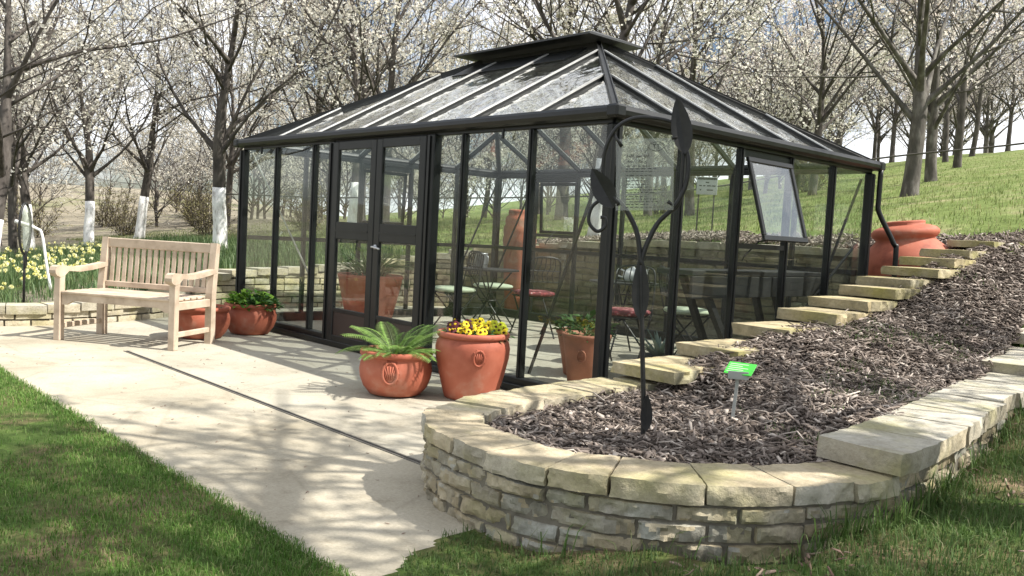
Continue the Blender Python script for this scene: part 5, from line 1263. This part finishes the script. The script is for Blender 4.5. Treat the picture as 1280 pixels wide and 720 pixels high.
# shrubs
def make_shrub(seed):
    r = np.random.default_rng(seed); e = empty('shrub', (0, 0, 0)); V = []; F = []; o = 0; ends = []
    for k in range(38):
        az = r.uniform(0, 6.28); el = r.uniform(0.7, 1.5); d = np.array([math.cos(az)*math.cos(el), math.sin(az)*math.cos(el), math.sin(el)]); p = np.array([0.12*math.cos(az), 0.12*math.sin(az), -0.1]); pts_ = [p]
        L_ = r.uniform(0.9, 2.0)
        for i in range(5): d = d+r.normal(0, 0.12, 3); d /= np.linalg.norm(d); pts_.append(pts_[-1]+d*L_/5)
        ends.append(np.array(pts_))
        for j in range(6):
            q = pts_[r.integers(1, 5)]; dd = d+r.normal(0, 0.6, 3); dd /= np.linalg.norm(dd); ends.append(np.array([q, q+dd*0.2+r.normal(0, 0.02, 3), q+dd*0.45]))
    tri = np.array([[1, 0], [-0.5, 0.866], [-0.5, -0.866]])
    for pts_ in ends:
        d = pts_[-1]-pts_[0]; a = np.cross(d, [0.3, 0.5, 0.8]); a /= np.linalg.norm(a); b = np.cross(d, a); b /= np.linalg.norm(b); k = len(pts_); rr_ = np.linspace(0.010, 0.004, k)
        V.append((pts_[:, None, :]+(tri[None, :, :1]*a+tri[None, :, 1:]*b)*rr_[:, None, None]).reshape(-1, 3))
        for i in range(k-1):
            for j in range(3): F.append((o+3*i+j, o+3*i+(j+1) % 3, o+3*i+3+(j+1) % 3, o+3*i+3+j))
        o += 3*k
    tri_obj('stems', np.concatenate(V), np.array(F), M['twig'], e)
    mb = MB(); r2 = random.Random(seed)
    for pts_ in ends:
        for q in range(7):
            i = r2.randrange(len(pts_)-1); t = r2.random(); p = Vector(pts_[i]+(pts_[i+1]-pts_[i])*t)
            leaf_quad(mb, p, Vector((r2.gauss(0, 1), r2.gauss(0, 1), r2.gauss(0.3, 1))), Vector((0.1, 0.2, 1)), 0.07, 0.04)
    mb.build('leaves', M['bud'], e); return e
shr = make_shrub(4); first = True
for k, (x, y, s, lab) in enumerate(((-17.5, 5.0, 1.1, 'twiggy olive leafed shrub between two whitewashed trunks behind the bench'), (-21.5, 4.4, 1.2, 'olive shrub left of the first one'), (-15.0, 6.4, 1.0, 'small twiggy shrub near the left end wall'), (-25, 3.0, 1.4, 'twiggy shrub on the bank'), (-24, 7.5, 1.4, 'twiggy shrub on the bank'), (-28, 6.0, 1.5, 'twiggy shrub on the bank'), (-9.2, 12.6, 1.1, 'olive shrub seen through the glasshouse'), (-7.4, 16.5, 1.2, 'yellow green shrub on the hill behind the roof end'), (-27, 0.6, 1.4, 'twiggy shrub on the bank'), (-30, 10, 1.5, 'twiggy shrub on the bank'), (-20.5, 9.5, 1.3, 'twiggy shrub on the bank'))):
    o = shr if first else copy_tree(shr); first = False
    o.location = (x, y, tz(x, y)-0.03); o.rotation_euler = (0, 0, k*1.3); o.scale = (s*0.58, s*0.58, s*0.62)
    tag(o, lab if lab != 'twiggy shrub on the bank' else 'twiggy bare shrub on the far leaf strewn bank', 'shrub', 'shrubs below the orchard trees')

# ------------------------------------------------------------------ rope along the hill, notice board
rp = [(-11.1, 2.53, 1.55), (-9.9, 4.4, 1.62), (-6.2, 6.2, 1.78), (-4.2, 7.2, 2.0), (-1.8, 7.6, 2.42), (0.1, 7.8, 2.6), (2.4, 8.1, 2.95)]
mb = MB(); mb.tube(spline(rp, 8), 0.013, 6); tag(mb.build('barrier_rope', M['rope'], None, smooth=True), 'thin dark rope strung across the grassy slope behind the glasshouse', 'rope')
e = empty('notice_board', (-3.0, 5.45, tz(-3.0, 5.45)), math.atan2(CY-5.45, CX+3.0)+math.pi/2, 'small grey notice board with a dark top strip on the slope behind the glass', 'notice board')
mb = MB(); mb.box((0, 0, 0.62), (0.27, 0.012, 0.235), bev=0.003); mb.build('board', M['board'], e)
mb = MB(); mb.box((0, -0.008, 0.715), (0.25, 0.003, 0.03)); mb.build('header_strip', M['ink'], e)
for s in (-1, 1):
    mb = MB(); mb.bar((s*0.1, 0.012, -0.1), (s*0.1, 0.012, 0.7), 0.02, 0.01); mb.build('board_stake', M['rope'], e)
mb = MB(); r4 = random.Random(2)
for zz, segs in ((0.665, ((-0.02, 0.025),)), (0.62, ((-0.10, -0.065), (-0.05, -0.02), (0.0, 0.05), (0.06, 0.11))), (0.565, ((-0.09, -0.07), (0.0, 0.08)))):
    for a, b in segs: mb.box(((a+b)/2, -0.0075, zz), (b-a, 0.002, 0.014))
mb.build('lettering', M['ink'], e)

# ------------------------------------------------------------------ grass, daffodils, litter
def blades(name, xs, ys, zs, hmin, hmax, wd, mat, bend=0.6):
    n = len(xs); h = rng.uniform(np.minimum(hmin, hmax*0.6), hmax, n); az = rng.uniform(0, 6.283, n); wv = wd*rng.uniform(0.7, 1.3, n); b = rng.uniform(0.1, bend, n)*h
    s = np.stack([-np.sin(az), np.cos(az), 0*az], -1); d = np.stack([np.cos(az), np.sin(az), 0*az], -1); c = np.stack([xs, ys, zs], -1); z = np.array([0, 0, 1.0])
    v = np.stack([c-s*(wv/2)[:, None], c+s*(wv/2)[:, None], c+d*(b*0.35)[:, None]+z*(h*0.6)[:, None]-s*(wv*0.4)[:, None], c+d*(b*0.35)[:, None]+z*(h*0.6)[:, None]+s*(wv*0.4)[:, None], c+d*b[:, None]+z*(h*np.sqrt(np.maximum(0.15, 1-(b/h)**2)))[:, None]], 1).reshape(-1, 3)
    f = (np.arange(n)[:, None, None]*5+np.array([[0, 1, 3], [0, 3, 2], [2, 3, 4]])[None]).reshape(-1, 3)
    return tri_obj(name, v, f, mat)
def patch(xs, ys, sc_=1.6, lo=0.30, hi=0.55, off=0.0):
    v = np.array([0.5+0.5*mnoise.noise(Vector((a*sc_+off, b*sc_, 0.3)))+0.2*mnoise.noise(Vector((a*sc_*3.1, b*sc_*3.1, off))) for a, b in zip(xs, ys)])
    return sstep(lo, hi, v)
n = 300000; xs = rng.uniform(-6.5, 2.6, n); ys = -2.72-rng.random(n)**1.3*3.2
dd = np.hypot(xs-CX, ys-CY); k = (rng.random(n) < np.clip(3.0/dd, 0.25, 1)) & (ys < -2.73+0.012*np.sin(3.1*xs)+0.014*np.sin(19.7*xs+1)) & ~((xs > 1.62) & (ys > -2.9))
xs, ys = xs[k], ys[k]; pp = np.maximum(patch(xs, ys, 1.1, 0.20, 0.46), sstep(-2.95, -2.80, ys)); k = (rng.random(len(xs)) < 0.15+0.85*pp) & (np.hypot(xs-CX, ys-CY) > 0.7); xs, ys = xs[k], ys[k]
tag(blades('lawn_grass', xs, ys, terrain(xs, ys)-0.004, 0.012, 0.040, 0.0032, M['grass'], 1.0), 'short green lawn grass in the left foreground', 'grass', kind='stuff')
n = 190000; xs = rng.uniform(1.0, 4.4, n); ys = rng.uniform(-3.3, 2.0, n)
outer = [(CF(a, 0, -0.015).x, CF(a, 0, -0.015).y) for a in np.arange(0, CF.L, 0.06)]
inn = inside(xs, ys, outer+[(-5, 4.6), (-5, -0.45)])
k = ~inn & (xs > 1.30+0.5*(-2.35-ys)+0.03*np.sin(ys*23)) & (xs > 1.24) & (ys > -3.2) & (np.hypot(xs-CX, ys-CY) > 0.7)
k &= rng.random(n) < 0.2+0.8*np.clip(2.6/np.hypot(xs-CX, ys-CY), 0, 1)
xs, ys = xs[k], ys[k]; pp = np.maximum(patch(xs, ys, 1.7, 0.20, 0.44, 7.0), 0.8*(xs < 1.9)); k = rng.random(len(xs)) < 0.12+0.88*pp; xs, ys = xs[k], ys[k]
tag(blades('rough_grass', xs, ys, terrain(xs, ys)-0.01, 0.02, np.where(xs < 1.95, 0.045, 0.075)*rng.uniform(0.5, 1.25, len(xs)), 0.0036, M['wild_grass'], 1.0), 'rough patchy grass around the foot of the planter wall', 'grass', kind='stuff')
xs = rng.uniform(0.85, 2.0, 22000); ys = rng.uniform(-1.3, 3.6, 22000); pp = patch(xs, ys, 1.3, 0.56, 0.85, 3.0); k = (rng.random(22000) < pp) & inside(xs, ys, chip_poly); xs, ys = xs[k], ys[k]
tag(blades('bed_weeds', xs, ys, bedz(xs, ys), 0.015, 0.045, 0.004, M['wild_grass'], 1.0), 'thin green weeds coming up through the bark mulch', 'weeds', kind='stuff')
n = 1500; a_ = rng.uniform(1.4, CF.L*0.75, n); pts_ = np.array([tuple(CF(a, 0, -0.03-0.06*rng.random()))[:2] for a in a_]); 
pts_ = pts_[(pts_[:, 0] > 2.05) & (pts_[:, 1] < -0.5) | (rng.random(len(pts_)) < 0.08) & (pts_[:, 0] > 1.35)]
tag(blades('tall_grass', pts_[:, 0], pts_[:, 1], terrain(pts_[:, 0], pts_[:, 1])-0.01, 0.07, 0.18, 0.005, M['wild_grass'], 0.9), 'long unmown grass against the outer face of the planter wall', 'grass', kind='stuff')
xs = rng.uniform(1.3, 4.2, 3500); ys = rng.uniform(-3.0, 2.0, 3500); k = ~inside(xs, ys, outer+[(-5, 4.6), (-5, -0.45)]) & (patch(xs, ys, 1.7, 0.22, 0.5, 7.0) < 0.75); xs, ys = xs[k], ys[k]
tag(chips('dry_leaf_litter', xs, ys, terrain(xs, ys)+rng.uniform(0.0, 0.03, len(xs)), 0.02, 0.06, M['litter'], 0.5), 'dry brown leaves and twigs lying in the rough grass', 'leaf litter', kind='stuff')
n = 260000; xs = rng.uniform(-26, 6, n); ys = 3.0+rng.random(n)**1.6*27; g = 0.0957*xs+0.168*ys
k = (~inside(xs, ys, LOW)) & (ys > 5.05+0.15*np.sin(xs*2)-np.where(xs < -6.6, 5, 0)) & (xs > -22) & (rng.random(n) < np.clip(7/np.hypot(xs-CX, ys-CY), 0.1, 1)); xs, ys = xs[k], ys[k]
tag(blades('meadow_grass', xs, ys, terrain(xs, ys)-0.01, 0.03, 0.10, 0.009, M['hill_grass'], 1.0), 'long light green grass on the slope behind the glasshouse', 'grass', kind='stuff')
n = 26000; xs = rng.uniform(-16, -6.5, n); ys = rng.uniform(-4.5, 3.5, n); k = (xs < -6.75-0.25*np.sin(ys*2)) & ~inside(xs, ys, LOW); xs, ys = xs[k], ys[k]
tag(blades('daffodil_leaves', xs, ys, terrain(xs, ys)-0.01, 0.12, 0.27, 0.012, M['strap'], 0.6), 'upright green daffodil leaves filling the bed behind the low wall', 'leaves', kind='stuff')
mb = MB()
for k in range(850):
    x, y = rnd.uniform(-14.5, -7.3), rnd.uniform(-3.4, 1.6)
    z = tz(x, y) if k % 4 == 0 else z0_ if False else None
    if z is None: z = 0
    mb.add([], []); mb_pts = (x, y)
    if k == 0: DF = []
    DF.append((x, y))
DF = np.array(DF); dz = terrain(DF[:, 0], DF[:, 1]); mb = MB()
for (x, y), z in zip(DF, dz):
    if y > -0.55-0.333*(x+7.9) or mnoise.noise(Vector((x*0.5, y*0.7, 2))) < -0.3: continue
    az = rnd.uniform(0, 6.28); c = Vector((x, y, z+rnd.uniform(0.15, 0.28))); nv = Vector((0.55+rnd.gauss(0, 0.4), -0.3+rnd.gauss(0, 0.4), 0.35))
    petal_disc(mb, c, nv, rnd.uniform(0.020, 0.032), 6)
    nv.normalize(); mb.tube([c, c+nv*0.028], [0.011, 0.018], 6, False)
tag(mb.build('daffodils', M['daff']), 'mass of pale yellow daffodils flowering behind the bench', 'daffodils', kind='stuff')
for k, (x, y) in enumerate(((-6.15, -1.1), (-6.3, -0.55), (-6.75, 0.1))):
    e = empty('leafy_plant', (x, y, tz(x, y)), 0, ('tuft of narrow green leaves behind the low wall, left of the bench seat', 'tuft of narrow green leaves seen under the left bench arm', 'tuft of narrow green leaves behind the bench backrest')[k], 'plant'); mb = MB()
    for q in range(110): strap_leaf(mb, (rnd.uniform(-0.25, 0.25), rnd.uniform(-0.2, 0.2), 0), rnd.uniform(0, 6.28), rnd.uniform(0.14, 0.26), 0.012, 1.25, 0.7, 4)
    mb.build('leaves', M['leaf_dark'], e)
for p in protos + [shr]:
    pass

xs = rng.uniform(-5.0, 1.2, 260); ys = rng.uniform(-2.72, -0.05, 260); k = np.hypot(xs-P1[0], ys-P1[1]) > 0.3; xs, ys = xs[k], ys[k]
tag(chips('fallen_petals', xs, ys, 0*xs+0.004, 0.008, 0.024, M['litter'], 0.1), 'few dry petals and bits lying on the paving', 'debris', kind='stuff')
